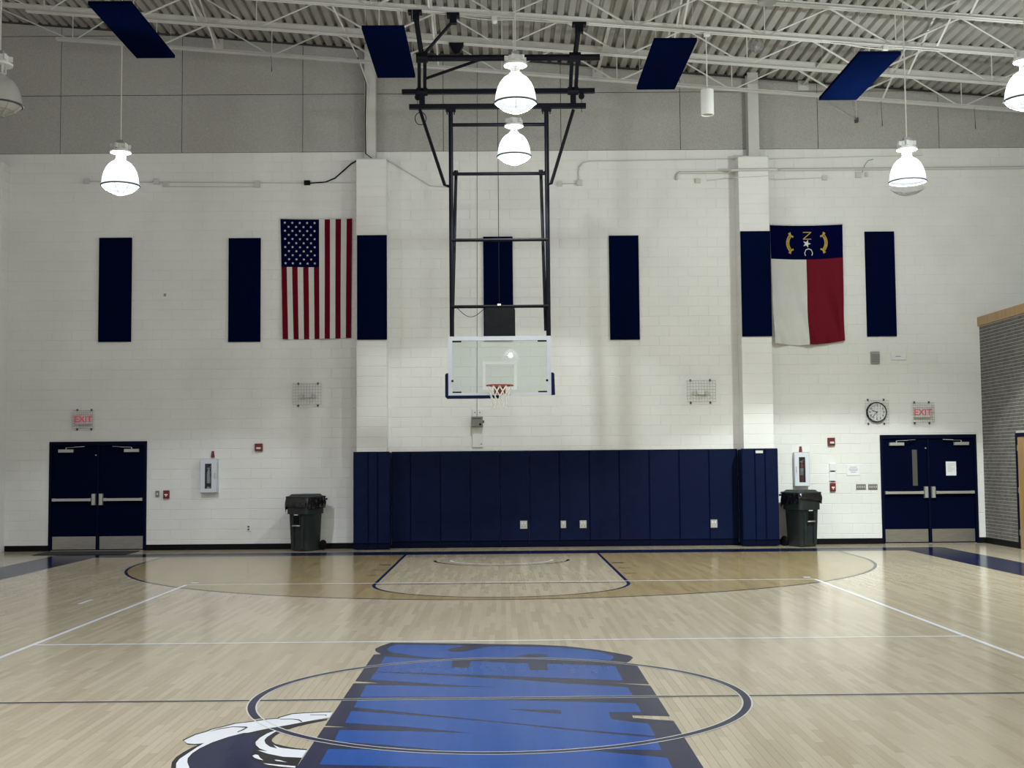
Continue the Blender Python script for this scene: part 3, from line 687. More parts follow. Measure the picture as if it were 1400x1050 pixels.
# ------------------------------------------------------------------ ceiling-hung basketball hoop
YB = -1.28
hp = thing('basketball_hoop', 'ceiling-hung basketball hoop with glass backboard on black pipe frame', 'basketball hoop', tuple(at_y(683, 541, YB)))
def pipe(name, a, b, r, n=10, m='blackmetal'): return MB().tube([a, b], r, n).build(name, m, hp, smooth=.7)
b0, b1 = at_y(613, 541, YB), at_y(753, 459, YB)
bx0, bx1, bz0, bz1 = b0.x, b1.x, b0.z, b1.z; bc = (bx0+bx1)/2
TL = .027                                          # the board leans back a little
def tl(x, y, z): return (x, y+(z-bz0)*TL-(x-bc)*.005, z)
def tilt(mbx):
    mbx.v = [Vector(tl(*v)) for v in mbx.v]; return mbx
fw = .075
fr = MB().box(bx0, bx1, YB-.02, YB+.03, bz1-fw, bz1).box(bx0, bx1, YB-.02, YB+.03, bz0, bz0+.045).box(bx0, bx0+fw, YB-.02, YB+.03, bz0+.045, bz1-fw).box(bx1-fw, bx1, YB-.02, YB+.03, bz0+.045, bz1-fw)
tilt(fr).build('backboard_frame', 'frame_alu', hp)
tilt(MB().box(bx0+fw-.01, bx1-fw+.01, YB-.004, YB+.008, bz0+.035, bz1-fw+.01)).build('backboard_glass', 'glass', hp)
q = MB(); sx, sz0, sz1 = .305, bz0+.15, bz0+.15+.457
for a, b, c, d in ((-sx, sx, sz1-.05, sz1), (-sx, -sx+.05, sz0, sz1-.05), (sx-.05, sx, sz0, sz1-.05), (-sx, sx, sz0-.05, sz0)): q.box(bc+a, bc+b, YB-.0065, YB-.0045, c, d)
tilt(q).build('target_square', clear('etched_white', (.9, .9, .9), .6, .55, (.92, .94, .93)), hp)
for sx_ in (-1, 1):
    xo = bx0+fw if sx_ < 0 else bx1-fw; xi = xo-sx_*.16
    for zz in (bz1-fw-.015, bz0+.06): tilt(MB().box(min(xo, xi), max(xo, xi), YB-.012, YB+.02, zz-.012, zz+.012)).build('corner_clip', 'blackmetal', hp)
    MB().tube([(xo-sx_*.0, YB-.02, bz0+.26), (xo, YB-.035, bz0+.26)], .022, 10).build('bolt', 'blackmetal', hp)
def padprof(pts, name): tilt(MB().plate(pts, YB-.045, YB+.05)).build(name, 'pad_edge', hp)
pw = .055
padprof([(bx0-pw, bz0+.38), (bx0-pw*.5, bz0+.40), (bx0, bz0+.40), (bx0, bz0), (bc+.02, bz0), (bc+.02, bz0-pw), (bx0-pw*.4, bz0-pw), (bx0-pw, bz0-pw*.4)], 'edge_padding')
padprof([(bx1+pw, bz0+.38), (bx1+pw*.5, bz0+.40), (bx1, bz0+.40), (bx1, bz0-.005), (bx1+pw*1.2, bz0+.0)], 'edge_padding')
# rim, brace and net
rz = at_y(683, 527, YB-.38).z; ry = YB-.15-.235; rx = bc
MB().tube([(rx+.2325*math.cos(a), ry+.2325*math.sin(a), rz) for a in [2*PI*i/40 for i in range(40)]], .011, 8, closed=True).build('rim', 'orange', hp, smooth=True)
MB().box(rx-.10, rx+.10, YB-.03, YB-.005, rz-.13, rz+.03).box(rx-.09, rx+.09, YB-.17, YB-.03, rz-.012, rz+.006).beam((rx-.07, YB-.03, rz-.1), (rx-.09, ry+.215, rz-.01), .02, .012).beam((rx+.07, YB-.03, rz-.1), (rx+.09, ry+.215, rz-.01), .02, .012).build('rim_bracket', 'orange', hp)
net = MB(); K = 12; rows = [(.225, 0), (.20, -.09), (.165, -.18), (.135, -.27), (.118, -.35), (.125, -.42)]
for i in range(K):
    for s in (-1, 1):
        pts = []
        for k, (r_, zz) in enumerate(rows):
            a = 2*PI*(i+s*.5*k)/K; pts.append((rx+r_*math.cos(a), ry+r_*math.sin(a), rz-.008+zz))
        net.tube(pts, .007, 4, cap=False)
net.build('net', 'net', hp)
# centre mount behind the glass
ca, cb = at_y(662.5, 419.5, YB+.10), at_y(704.5, 458.5, YB+.10)
rr = .07
cm = [(ca.x, cb.z-.03), (cb.x, cb.z-.03)]+[(cb.x-rr+rr*math.cos(t), ca.z-rr+rr*math.sin(t)) for t in (0, PI/6, PI/3, PI/2)]+[(ca.x+rr+rr*math.cos(t), ca.z-rr+rr*math.sin(t)) for t in (PI/2, 2*PI/3, 5*PI/6, PI)]
MB().plate(cm, YB+.05, YB+.16).build('mount_housing', grain(mat('charcoal_housing', (.006, .007, .010), .7, spec=.2), (.006, .007, .010), .3, 20), hp)
# mast frame
YM = YB+.07
def P(px, py, Y=YM): return tuple(at_y(px, py, Y))
ztop = at_y(683, 147, YM).z
xl, xr_ = at_y(617, 300, YM).x, at_y(748.5, 300, YM).x
for x in (xl, xr_): pipe('mast_post', (x, YM, ztop), (x, YM+.03, bz1-.02), .041, 12)
for py, r_ in ((170.5, .032), (237.5, .030), (328, .030), (419, .030)):
    z = at_y(683, py, YM).z; pipe('crossbar', (xl, YM, z), (xr_, YM, z), r_)
for px0, px1, s in ((623.5, 618.5, -1), (739.5, 746, 1)):
    za, zb = at_y(683, 234, YM).z, at_y(683, 452, YM).z
    xa = at_y(px0, 237, YM+.22).x; xb = at_y(px1, 452, YM+.1).x
    pipe('rear_brace', (xa, YM+.20, za), (xb, YM+.07, zb), .030); pipe('brace_cap', (xa, YM+.20, za-.03), (xa, YM+.20, za+.06), .042)
    pipe('brace_arm', (xa, YM+.20, za-.01), (xl if s < 0 else xr_, YM, za-.01), .025)
a, b = P(559.5, 146.5), P(801, 144.5); zm = (a[2]+b[2])/2
MB().beam((a[0], YM, zm), (b[0], YM, zm), .09, .085).build('mast_head_bar', 'blackmetal', hp)
for x in (xl, xr_): MB().box(x-.09, x+.09, YM-.05, YM+.05, zm-.09, zm-.035).box(x-.075, x-.055, YM-.03, YM+.03, zm-.14, zm-.08).box(x+.055, x+.075, YM-.03, YM+.03, zm-.14, zm-.08).build('post_clamp', 'blackmetal', hp)
for pa, pb, pc in (((574, 150), (608, 253), (615, 255)), ((784, 150), (753.5, 251), (747, 252))):
    MB().tube([P(*pa), P(*pb), P(*pc)], .030, 8).build('knee_brace', 'blackmetal', hp, smooth=.7)
YH = YM-.02
a, b = P(549.5, 126, YH), P(813, 124, YH); zh = (a[2]+b[2])/2
MB().beam((a[0], YH, zh), (b[0], YH, zh), .08, .085).build('hinge_bar', 'blackmetal', hp)
YU = -2.15
a, b = P(583, 79.5, YU), P(820, 78.5, YU); zu = (a[2]+b[2])/2
pipe('header_pipe', (a[0]-.1, YU, zu), (b[0], YU, zu), .055, 14)
for px_u, px_h, px_t, nm in ((577, 577, 567.5, 'l'), (786, 783.5, 791.5, 'r')):
    xu, xh, xt = at_y(px_u, 79, YU).x, at_y(px_h, 125, YH).x, at_y(px_t, 20, JY[2]).x
    s = -1 if nm == 'l' else 1
    # hanging post from the third joist, with its chord clamp
    pipe('hanger_post', (xt, JY[2], jbot(xt)-.02), (xu, YU, zu), .045, 10)
    MB().box(xt-.12, xt+.12, JY[2]-.09, JY[2]+.09, jbot(xt)-.05, jbot(xt)-.005).box(xt-.07, xt+.07, JY[2]-.06, JY[2]+.06, jbot(xt)-.17, jbot(xt)-.05).build('chord_clamp', 'blackmetal', hp)
    MB().tube([(xu-.10, YU-.02, zu), (xu+.10, YU-.02, zu)], .085, 12).build('header_knuckle', 'blackmetal', hp)
    # the folding link down to the hinge bar: two side plates
    for dx in (-.05, .05): MB().beam((xu+dx, YU, zu+.03), (xh+dx, YH, zh+.02), .11, .06, (1, 0, 0)).build('link_plate', 'blackmetal', hp)
    MB().tube([(xh-.1, YH, zh), (xh+.1, YH, zh)], .075, 12).build('hinge_knuckle', 'blackmetal', hp)
    MB().box(xh-.05+s*.0, xh+.05, YH-.05, YH+.05, zm+.04, zh-.04).build('hinge_hanger', 'blackmetal', hp)
    # pulley hung at the outer end of the hinge bar
    xp = at_y(571 if s < 0 else 795, 133, YH).x
    MB().tube([(xp, YH-.02, zh-.10), (xp, YH+.02, zh-.10)], .055, 14).build('pulley', 'blackmetal', hp)
    MB().box(xp-.04, xp+.04, YH-.03, YH+.03, zh-.09, zh-.04).build('pulley_block', 'blackmetal', hp)
    pipe('lift_cable', (xp, YH, zh-.15), (xp, YH, zm-.12 if s > 0 else zm), .006, 5)
lp = at_y(575, 162, YM-.06)
MB().tube([(lp.x+.10*math.cos(t), lp.y, lp.z+.115*math.sin(t)) for t in [2*PI*i/20 for i in range(20)]], .008, 5, closed=True).build('cable_loop', 'blackmetal', hp)
# diagonal stays up to the joist chords
xt = at_y(619.5, 20, JY[2]).x; xu = at_y(578, 70, YU).x
pipe('diagonal_stay', (xt, JY[2], jbot(xt)-.12), (xu, YU, zu+.05), .028)
MB().box(xt-.11, xt+.11, JY[2]-.09, JY[2]+.09, jbot(xt)-.06, jbot(xt)-.005).box(xt-.06, xt+.06, JY[2]-.06, JY[2]+.06, jbot(xt)-.18, jbot(xt)-.06).build('chord_clamp', 'blackmetal', hp)
xt = at_y(624, 67, JY[1]).x
MB().plate([(xt-.14, jbot(xt)-.005), (xt-.10, jbot(xt)-.10), (xt-.05, jbot(xt)-.22), (xt+.05, jbot(xt)-.22), (xt+.10, jbot(xt)-.10), (xt+.14, jbot(xt)-.005)], JY[1]-.08, JY[1]+.08).build('chord_clamp', 'blackmetal', hp)
xt2 = at_y(690, 70, JY[1]).x; e = at_y(583, 107, YH-.4)
pipe('diagonal_stay', tuple(at_y(661, 80, YU+.05)), tuple(e), .026)
pipe('header_tie', (xt, JY[1], jbot(xt)-.18), (at_y(624, 79, YU).x, YU, zu+.02), .024)
# cables
zc = at_y(683, 170.5, YM).z
pipe('adjuster_cable', (bc, YM, zm), (bc, YM, ca.z-.02), .006, 5)
MB().tube([(bc-.03, YM, ca.z+.02), (bc+.03, YM, ca.z+.02)], .03, 8).build('cable_eye', 'alu', hp)
c0, c1 = at_y(625, 421, YM-.03), at_y(661, 423, YM-.03)
MB().tube([(c0.x+(c1.x-c0.x)*k/8, c0.y, c0.z+(c1.z-c0.z)*k/8-.15*math.sin(PI*k/8)) for k in range(9)], .006, 5).build('slack_cable', 'blackmetal', hp)

# winch on the wall, with its hoisting cable running up to the roof
wa, wb = at_y(645.5, 559.5, YW-.03), at_y(660.5, 611.5, YW-.03)
t = thing('winch', 'grey electric winch on a white back board below the backboard', 'winch', ((wa.x+wb.x)/2, YW, wb.z))
MB().cham(wa.x, wb.x, YW-.035, YW, wb.z, wa.z, .004).build('back_board', 'whitepaint', t)
ga, gb = at_y(644.5, 569.5, YW-.15), at_y(660, 583.5, YW-.15)
MB().cham(ga.x, gb.x, YW-.16, YW-.03, gb.z, ga.z, .012).build('gear_case', 'plate', t)
MB().box(ga.x+.03, gb.x-.03, YW-.168, YW-.16, ga.z-.05, ga.z-.03).build('case_slot', 'darkgrey', t)
MB().tube([(gb.x-.01, YW-.1, (ga.z+gb.z)/2), (gb.x+.03, YW-.1, (ga.z+gb.z)/2)], .03, 10).build('drum_shaft', 'darkgrey', t)
MB().tube([(gb.x-.05, YW-.165, gb.z+.05), (gb.x-.05, YW-.155, gb.z+.05)], .025, 10).build('crank_socket', 'black', t)
for px, py in ((649, 564), (656, 564), (658, 607)):
    p = at_y(px, py, YW-.03); MB().tube([(p.x, YW-.03, p.z), (p.x, YW-.04, p.z)], .012, 8).build('bolt', 'darkgrey', t)
cx_ = (ga.x+gb.x)/2
MB().tube([(cx_, YW-.1, ga.z), (cx_+.05, YW-.12, jbot(cx_)+.1), (cx_+.05, YW-.12, roof(cx_)+.01)], .005, 5).build('hoist_cable', 'darkgrey', t)

# ------------------------------------------------------------------ flags
def cloth(name, label, px_tl, px_tr, px_bl, px_br, nu, nv, colour, mats, disp, sagtop=.0, sagbot=.0):
    c = [at_y(*p, YW-.03) for p in (px_tl, px_tr, px_bl, px_br)]
    t = thing(name, label, 'flag', (c[0].x, YW, c[2].z))
    def pt(u, v):
        top = c[0].lerp(c[1], u); bot = c[2].lerp(c[3], u); p = top.lerp(bot, v)
        p.z += -sagtop*4*u*(1-u)*(1-v) - sagbot*math.sin(PI*u)*v
        p.y = YW-.03-disp(u, v); return p
    mb_ = MB(); mb_.v = [pt(i/nu, j/nv) for j in range(nv+1) for i in range(nu+1)]
    for j in range(nv):
        for i in range(nu):
            mb_.f.append([j*(nu+1)+i, (j+1)*(nu+1)+i, (j+1)*(nu+1)+i+1, j*(nu+1)+i+1]); mb_.mi.append(colour((i+.5)/nu, (j+.5)/nv))
    mb_.build('cloth', mats, t, smooth=True)
    hem = MB().tube([pt(i/20, 0)+Vector((0, -.003, .012)) for i in range(21)], .012, 5); hem.build('heading', 'flag_white', t)
    for u in (.01, .99):
        p = pt(u, 0); MB().tube([p+Vector((0, .004, .01)), p+Vector((0, .03, .03))], .006, 6).build('grommet', 'alu', t)
    return t, pt
def us_disp(u, v): return .014+.022*math.sin(9*u+2*v)*v+.012*math.sin(19*u-4*v)*(.3+v)
def us_col(u, v):
    if u < 7/13 and v < .40: return 2
    return 1 if int(u*13) % 2 == 0 else 0
us, pt = cloth('american_flag', 'American flag hung upright with stars at top left beside the left pilaster', (383.5, 299.5), (481.5, 299), (387, 464), (480, 462), 78, 60, us_col, ['flag_white', 'flag_red', 'flag_blue'], us_disp, .015, .01)
star = MB()
sp = [(math.sin(PI*k/5)*(.030 if k % 2 == 0 else .012), math.cos(PI*k/5)*(.030 if k % 2 == 0 else .012)) for k in range(10)]
star.v = [Vector((x, 0, z)) for x, z in sp]+[Vector((0, 0, 0))]; star.f = [[10, (k+1) % 10, k] for k in range(10)]; star.mi = [0]*10
st0 = star.build('star', 'flag_white'); st0.parent = us; first = True
for j in range(11):
    n = 5 if j % 2 == 0 else 4
    for i in range(n):
        u = (7/13)*((i+.6)/5.2+(0 if n == 5 else .5/5.2)); v = .40*(j+.9)/11.8
        p = pt(u, v)+Vector((0, -.006, 0)) - us.location
        if first: st0.location = p; first = False
        else: inst(st0, 'star', us, p)
def nc_disp(u, v):
    f = max(0, v-.25)
    return .014+.050*f*math.sin(13*u-5.5*v+2.2*math.sin(3*v))+.07*f*math.sin(5.0*u+1.5*v)**2+.022*math.sin(29*u-13*v)*f+.06*f*abs(math.sin(9*u-4.2*v+2.0*v*v))**.7
def nc_col(u, v):
    if v < .285: return 2
    return 0 if u < .49 else 1
nc, pt = cloth('state_flag', 'state flag hung upright with N star C on blue over white and red', (1052.5, 308), (1151.5, 307), (1058, 470), (1154, 466), 96, 130, nc_col, ['flag_white', 'nc_red', 'flag_blue'], nc_disp, .02, .06)
def nf(u, v, dy=-.006): return pt(u, v)+Vector((0, dy, 0))
def letter(txt, u, v, size, m, name, ang=-90, bold=0):
    a = math.radians(ang); r = Vector((math.cos(a), 0, math.sin(a))); up = Vector((-math.sin(a), 0, math.cos(a)))
    MB().text(txt, size, nf(u, v, -.008), r, up, bold).build(name, m, nc)
letter('N', .50, .085, .26, 'gold', 'letter', -90, -.004); letter('C', .515, .222, .26, 'flag_white', 'letter', -90, -.004)
s2 = MB(); p0 = nf(.50, .152)
s2.v = [p0+Vector((x*2.9, 0, z*2.9)) for x, z in [(z_, -x_) for x_, z_ in sp]]+[p0]; s2.f = [[10, (k+1) % 10, k] for k in range(10)]; s2.mi = [0]*10
s2.build('star', 'flag_white', nc)
for cu, sgn, txt in ((.235, -1, 'APRIL 12th 1776'), (.77, 1, 'MAY 20th 1775')):
    pc = nf(cu, .148); R0, R1, A = .20, .265, .72; off = -sgn*.235
    def cp(r, a): return Vector((pc.x+off+sgn*r*math.cos(a), pc.y, pc.z+r*math.sin(a)))
    sc = MB(); n = 16
    for i in range(n+1):
        a = -A+2*A*i/n; sc.v += [cp(R0, a), cp(R1, a)]
    for i in range(n): sc.f.append([2*i, 2*i+1, 2*i+3, 2*i+2] if sgn > 0 else [2*i, 2*i+2, 2*i+3, 2*i+1]); sc.mi.append(0)
    for s in (-1, 1):                            # swallow-tailed ends
        a = s*A; sc.add([cp(R0-.035, a), cp((R0+R1)/2, a*.98), cp(R1+.035, a), cp(R1+.02, a*1.28), cp((R0+R1)/2, a*1.12), cp(R0-.02, a*1.28)], [(0,1,4,5), (1,2,3,4)])
    sc.build('scroll', 'gold', nc)
    tx = MB(); nchar = len(txt)
    for i, ch in enumerate(txt):
        if ch == ' ': continue
        a = (-A+2*A*(i+.7)/(nchar+.4)); a = -a
        rd = Vector((sgn*math.cos(a), 0, math.sin(a))); tg = Vector((sgn*math.sin(a), 0, -math.cos(a)))
        up = rd if sgn > 0 else -rd
        c_ = cp((R0+R1)/2, a)+Vector((0, -.002, 0))
        tx.text(ch, .048, c_, tg if tg.z < 0 else -tg, Vector((-(tg if tg.z < 0 else -tg).z, 0, (tg if tg.z < 0 else -tg).x)), .0006)
    tx.build('scroll_text', 'goldtext', nc)

# ------------------------------------------------------------------ exit signs, emergency lights, clock, each behind a wire guard
def guard(root, x0, x1, z0, z1, yf, nx, nz, r=.0026, name='wire_guard'):
    g = MB()
    for i in range(nx+1):
        x = x0+(x1-x0)*i/nx; g.tube([(x, YW, z0+.0), (x, yf, z0), (x, yf, z1), (x, YW, z1)], r, 4)
    for j in range(nz+1):
        z = z0+(z1-z0)*j/nz; g.tube([(x0, YW, z), (x0, yf, z), (x1, yf, z), (x1, YW, z)], r, 4)
    g.build(name, 'chrome', root)
    for x in (x0+(x1-x0)*.15, x1-(x1-x0)*.15):
        for z in (z0-.015, z1+.015): MB().box(x-.015, x+.015, YW-.02, YW, z-.022, z+.022).build('guard_clip', 'darkgrey', root)
def exit_sign(px, lab):
    a, b = at_y(px[0], px[1], YW-.1), at_y(px[2], px[3], YW-.1); cx, cz = (a.x+b.x)/2, (a.z+b.z)/2
    t = thing('exit_sign', lab, 'exit sign', (cx, YW, cz))
    MB().cham(cx-.165, cx+.165, YW-.075, YW, cz-.105, cz+.105, .01).build('sign_case', 'cream', t)
    MB().box(cx-.145, cx+.145, YW-.078, YW-.075, cz-.088, cz+.088).build('sign_face', 'white', t)
    MB().text('EXIT', .175, (cx, YW-.0805, cz), (1.0, 0, 0), (0, 0, 1.0), .004).build('letters', 'exitred', t)
    guard(t, a.x, b.x, b.z, a.z, YW-.13, 9, 8)
exit_sign((99.5, 561.5, 127, 585.5), 'caged exit sign above the left double door')
exit_sign((1247.5, 551, 1277, 577), 'caged exit sign above the right double door')
def emergency(px, lab):
    a, b = at_y(px[0], px[1], YW-.15), at_y(px[2], px[3], YW-.15); cx, cz = (a.x+b.x)/2, (a.z+b.z)/2-.02
    t = thing('emergency_light', lab, 'emergency light', (cx, YW, cz))
    MB().cham(cx-.08, cx+.08, YW-.075, YW, cz-.045, cz+.05, .012).build('battery_case', 'white', t)
    for s in (-1, 1):
        MB().tube([(cx+s*.08, YW-.05, cz), (cx+s*.10, YW-.055, cz)], .016, 8).build('lamp_arm', 'cream', t)
        MB().tube([(cx+s*.13, YW-.03, cz), (cx+s*.13, YW-.09, cz-.012), (cx+s*.13, YW-.10, cz-.014)], [.028, .045, .04], 14).build('lamp_head', 'cream', t)
        MB().tube([(cx+s*.13, YW-.1, cz-.014), (cx+s*.13, YW-.103, cz-.0145)], .034, 12).build('lamp_lens', 'lens', t)
    guard(t, a.x, b.x, b.z, a.z, YW-.17, 10, 7)
emergency((400.5, 525, 439, 553), 'caged twin emergency light left of the left pilaster')
emergency((939.5, 520.5, 978.5, 549), 'caged twin emergency light left of the right pilaster')
ck = at_y(1199, 563.5, YW-.06); R = .207
t = thing('wall_clock', 'round wall clock with black rim behind a wire guard above the right doors', 'clock', (ck.x, YW, ck.z))
def disc(r0, r1, y0, y1, n=40):
    mbx = MB(); a = [2*PI*i/n for i in range(n)]
    mbx.v = [Vector((ck.x+r*math.cos(q), y, ck.z+r*math.sin(q))) for r, y in ((r1, y1), (r1, y0), (r0, y0)) for q in a]
    for k in range(2):
        for i in range(n): mbx.f.append([k*n+i, k*n+(i+1) % n, (k+1)*n+(i+1) % n, (k+1)*n+i]); mbx.mi.append(0)
    return mbx
disc(R-.022, R, YW-.06, YW).build('rim', 'black', t)
fc = MB(); fc.v = [Vector((ck.x+(R-.02)*math.cos(2*PI*i/40), YW-.05, ck.z+(R-.02)*math.sin(2*PI*i/40))) for i in range(40)]; fc.f = [list(range(40))]; fc.mi = [0]; fc.build('face', 'white', t)
for h in range(1, 13):
    a = PI/2-2*PI*h/12; MB().text(str(h), .062, (ck.x+.142*math.cos(a), YW-.052, ck.z+.142*math.sin(a)), (1, 0, 0), (0, 0, 1), .001).build('numeral', 'black', t)
tk = MB()
for i in range(60):
    a = 2*PI*i/60; l_ = .012; tk.beam((ck.x+.172*math.cos(a), YW-.0515, ck.z+.172*math.sin(a)), (ck.x+(.172+l_)*math.cos(a), YW-.0515, ck.z+(.172+l_)*math.sin(a)), .003, .001, (0, 1, 0))
tk.build('minute_marks', 'black', t)
for nm, ang, ln, wd in (('hour_hand', 291, .105, .014), ('minute_hand', 222, .15, .010), ('second_hand', 183, .15, .004)):
    a = PI/2-math.radians(ang); MB().beam((ck.x-.02*math.cos(a), YW-.054, ck.z-.02*math.sin(a)), (ck.x+ln*math.cos(a), YW-.054, ck.z+ln*math.sin(a)), wd, .002, (0, 1, 0)).build(nm, 'black', t)
a, b = at_y(1183.5, 547.5, YW-.1), at_y(1215.5, 582, YW-.1)
guard(t, a.x, b.x, b.z+.06, a.z, YW-.11, 8, 8, .0018)

# ------------------------------------------------------------------ small wall fittings
def wbox(px, depth): 
    a, b = at_y(px[0], px[1], YW-depth), at_y(px[2], px[3], YW-depth); return a.x, b.x, b.z, a.z
def cabinet(px, win, lab, hs, red):
    x0, x1, z0, z1 = wbox(px, .11)
    t = thing('extinguisher_cabinet', lab, 'fire cabinet', ((x0+x1)/2, YW, z0))
    bx = MB(); bx.box(x0, x1, YW-.012, YW, z0, z1); bx.box(x0, x0+.02, YW-.11, YW-.012, z0, z1); bx.box(x1-.02, x1, YW-.11, YW-.012, z0, z1); bx.box(x0+.02, x1-.02, YW-.11, YW-.012, z0, z0+.02); bx.box(x0+.02, x1-.02, YW-.11, YW-.012, z1-.02, z1)
    bx.build('cabinet_box', 'cabinet', t)
    MB().box(x0+.021, x1-.021, YW-.03, YW-.0125, z0+.021, z1-.021).build('dark_lining', 'navy_frame', t)
    wx0, wx1, wz0, wz1 = wbox(win, .12)
    dr = MB(); dr.box(x0+.004, wx0, YW-.128, YW-.1105, z0+.004, z1-.004); dr.box(wx1, x1-.004, YW-.128, YW-.1105, z0+.004, z1-.004); dr.box(wx0, wx1, YW-.128, YW-.1105, z0+.004, wz0); dr.box(wx0, wx1, YW-.128, YW-.1105, wz1, z1-.004)
    dr.build('cabinet_door', 'cabinet', t)
    MB().box(x0-.003, x0+.012, YW-.1145, YW-.1095, z0-.003, z1+.003).box(x1-.012, x1+.003, YW-.1145, YW-.1095, z0-.003, z1+.003).box(x0+.012, x1-.012, YW-.1145, YW-.1095, z0-.003, z0+.012).box(x0+.012, x1-.012, YW-.1145, YW-.1095, z1-.012, z1+.003).build('door_seam', 'grey', t)
    MB().box(wx0, wx1, YW-.122, YW-.118, wz0, wz1).build('door_window', 'window', t)
    h = x1-.05 if hs > 0 else x0+.03
    MB().box(h, h+.015, YW-.145, YW-.128, (z0+z1)/2-.06, (z0+z1)/2+.06).build('pull_handle', 'alu', t)
    cx = (wx0+wx1)/2
    e = thing('fire_extinguisher', 'fire extinguisher inside the %s fire cabinet' % ('left' if hs > 0 else 'right'), 'extinguisher', (cx, YW-.07, z0+.02))
    zb = z0+.02
    MB().lathe((cx, YW-.07, zb), [(.001, 0), (.036, 0), (.038, .02), (.038, .36), (.030, .41), (.014, .44), (.014, .46), (.001, .46)], 16).build('cylinder', 'brightred' if red else 'white', e, smooth=True)
    MB().lathe((cx, YW-.07, zb), [(.0385, .20), (.0385, .34)], 16).build('label_band', 'paper', e, smooth=True)
    if not red: MB().lathe((cx, YW-.07, zb), [(.0388, .10), (.0388, .17)], 16).build('label_band', 'navy_frame', e, smooth=True)
    MB().box(cx-.03, cx+.035, YW-.078, YW-.062, zb+.46, zb+.475).beam((cx-.02, YW-.07, zb+.475), (cx+.05, YW-.07, zb+.51), .014, .008).build('valve_lever', 'alu', e)
    MB().tube([(cx+.02, YW-.07, zb+.46), (cx+.045, YW-.08, zb+.42), (cx+.042, YW-.085, zb+.30)], .008, 6).build('hose', 'black', e)
cabinet((274, 627.5, 297, 673.5), (280.2, 634, 289, 668), 'white fire extinguisher cabinet between the left doors and the dark cart', 1, False)
cabinet((1085.5, 618.5, 1107, 664.5), (1092, 625, 1101.5, 659.5), 'white fire extinguisher cabinet above the right dark cart', -1, True)
def small(name, px, depth, m, lab, cat, parts=(), cham=.006):
    x0, x1, z0, z1 = wbox(px, depth)
    t = thing(name, lab, cat, ((x0+x1)/2, YW, z0)); MB().cham(x0, x1, YW-depth, YW, z0, z1, cham).build('housing', m, t)
    for nm, (u0, u1, v0, v1), d, mm in parts:
        MB().box(x0+(x1-x0)*u0, x0+(x1-x0)*u1, YW-depth-d, YW-depth, z0+(z1-z0)*v0, z0+(z1-z0)*v1).build(nm, mm, t)
    return t
def wedge(px, lab):
    p = at_y(*px, YW-.03); t = thing('fire_marker', lab, 'marker', (p.x, YW, p.z))
    MB().add([(p.x-.04, YW, p.z-.06), (p.x+.04, YW, p.z-.06), (p.x+.025, YW, p.z+.07), (p.x-.025, YW, p.z+.07), (p.x, YW-.07, p.z-.06), (p.x, YW-.05, p.z+.07)], [(0,4,5,3), (4,1,2,5), (0,1,4), (3,5,2)]).build('marker_body', 'red', t)
wedge((290.5, 621.5), 'small red wedge marker above the left fire cabinet'); wedge((1095, 615), 'small red wedge marker above the right fire cabinet')
sp_ = [('strobe_lens', (.25, .8, .25, .5), .02, 'lens')]
small('fire_strobe', (348, 606.5, 358.5, 616.5), .06, 'red', 'dark red alarm strobe on the wall right of the left fire cabinet', 'alarm', sp_)
small('fire_strobe', (1132, 598.5, 1142, 609), .06, 'red', 'dark red alarm strobe above the white wall boxes', 'alarm', sp_)
ps = [('pull_lever', (.25, .75, .40, .55), .02, 'paper'), ('pull_stem', (.42, .58, .22, .40), .015, 'paper')]
small('fire_pull', (223, 670.5, 231, 681.5), .05, 'red', 'red fire pull station right of the left double door', 'alarm', ps)
small('fire_pull', (1135, 660.5, 1143, 671.5), .05, 'red', 'red fire pull station below the white wall boxes', 'alarm', ps)
small('key_switch', (212.5, 671, 217.5, 679.5), .02, 'plate', 'small dark switch plate beside the left double door', 'switch', [('toggle', (.35, .65, .35, .65), .02, 'white')], .003)
small('thermostat', (1134, 633.5, 1143, 643.5), .04, 'white', 'white thermostat box, the upper of two right of the right dark cart', 'thermostat', [('vent', (.2, .8, -.12, .0), .0, 'darkgrey')])
small('thermostat', (1134, 645.5, 1143, 657.5), .04, 'white', 'white thermostat box, the lower of two right of the right dark cart', 'thermostat', [('vent', (.2, .8, -.1, .0), .0, 'darkgrey')])
nb = small('notice', (1157.5, 635, 1176, 650), .012, 'paper', 'white framed notice on the wall left of the right doors', 'notice', [('print_line', (.25, .75, .72, .76), .001, 'ink'), ('print_line', (.15, .85, .56, .60), .001, 'ink'), ('print_line', (.2, .8, .42, .46), .001, 'ink'), ('print_line', (.3, .7, .28, .32), .001, 'ink')], .003)
for k, px in enumerate(((1170.5, 662, 1184, 669.5), (1187, 662, 1200, 669.5))):
    small('light_switch_plate', px, .012, 'plate', ['grey four-gang switch plate, left of two beside the right doors', 'grey four-gang switch plate touching the right door frame'][k], 'switch', [('toggle', (.12+.22*i, .2+.22*i, .35, .65), .015, 'cream') for i in range(4)], .003)
small('wall_outlet', (336.5, 717.5, 343, 726.5), .012, 'white', 'white outlet low on the wall left of the left dark cart', 'outlet', [('socket', (.3, .7, .58, .82), .004, 'darkgrey'), ('socket', (.3, .7, .18, .42), .004, 'darkgrey')], .003)
small('siren_box', (1191, 480.5, 1203, 496.5), .07, 'grey', 'grey louvred siren box below the rightmost wall panel', 'siren', [('louvre', (.05, .95, .12+.18*i, .2+.18*i), .01, 'plate') for i in range(4)])
small('blank_plate', (1218, 482.5, 1239, 492), .03, 'white', 'long white wall plate beside the grey siren box', 'plate', [('slot', (.3, .65, .45, .55), .003, 'grey')])
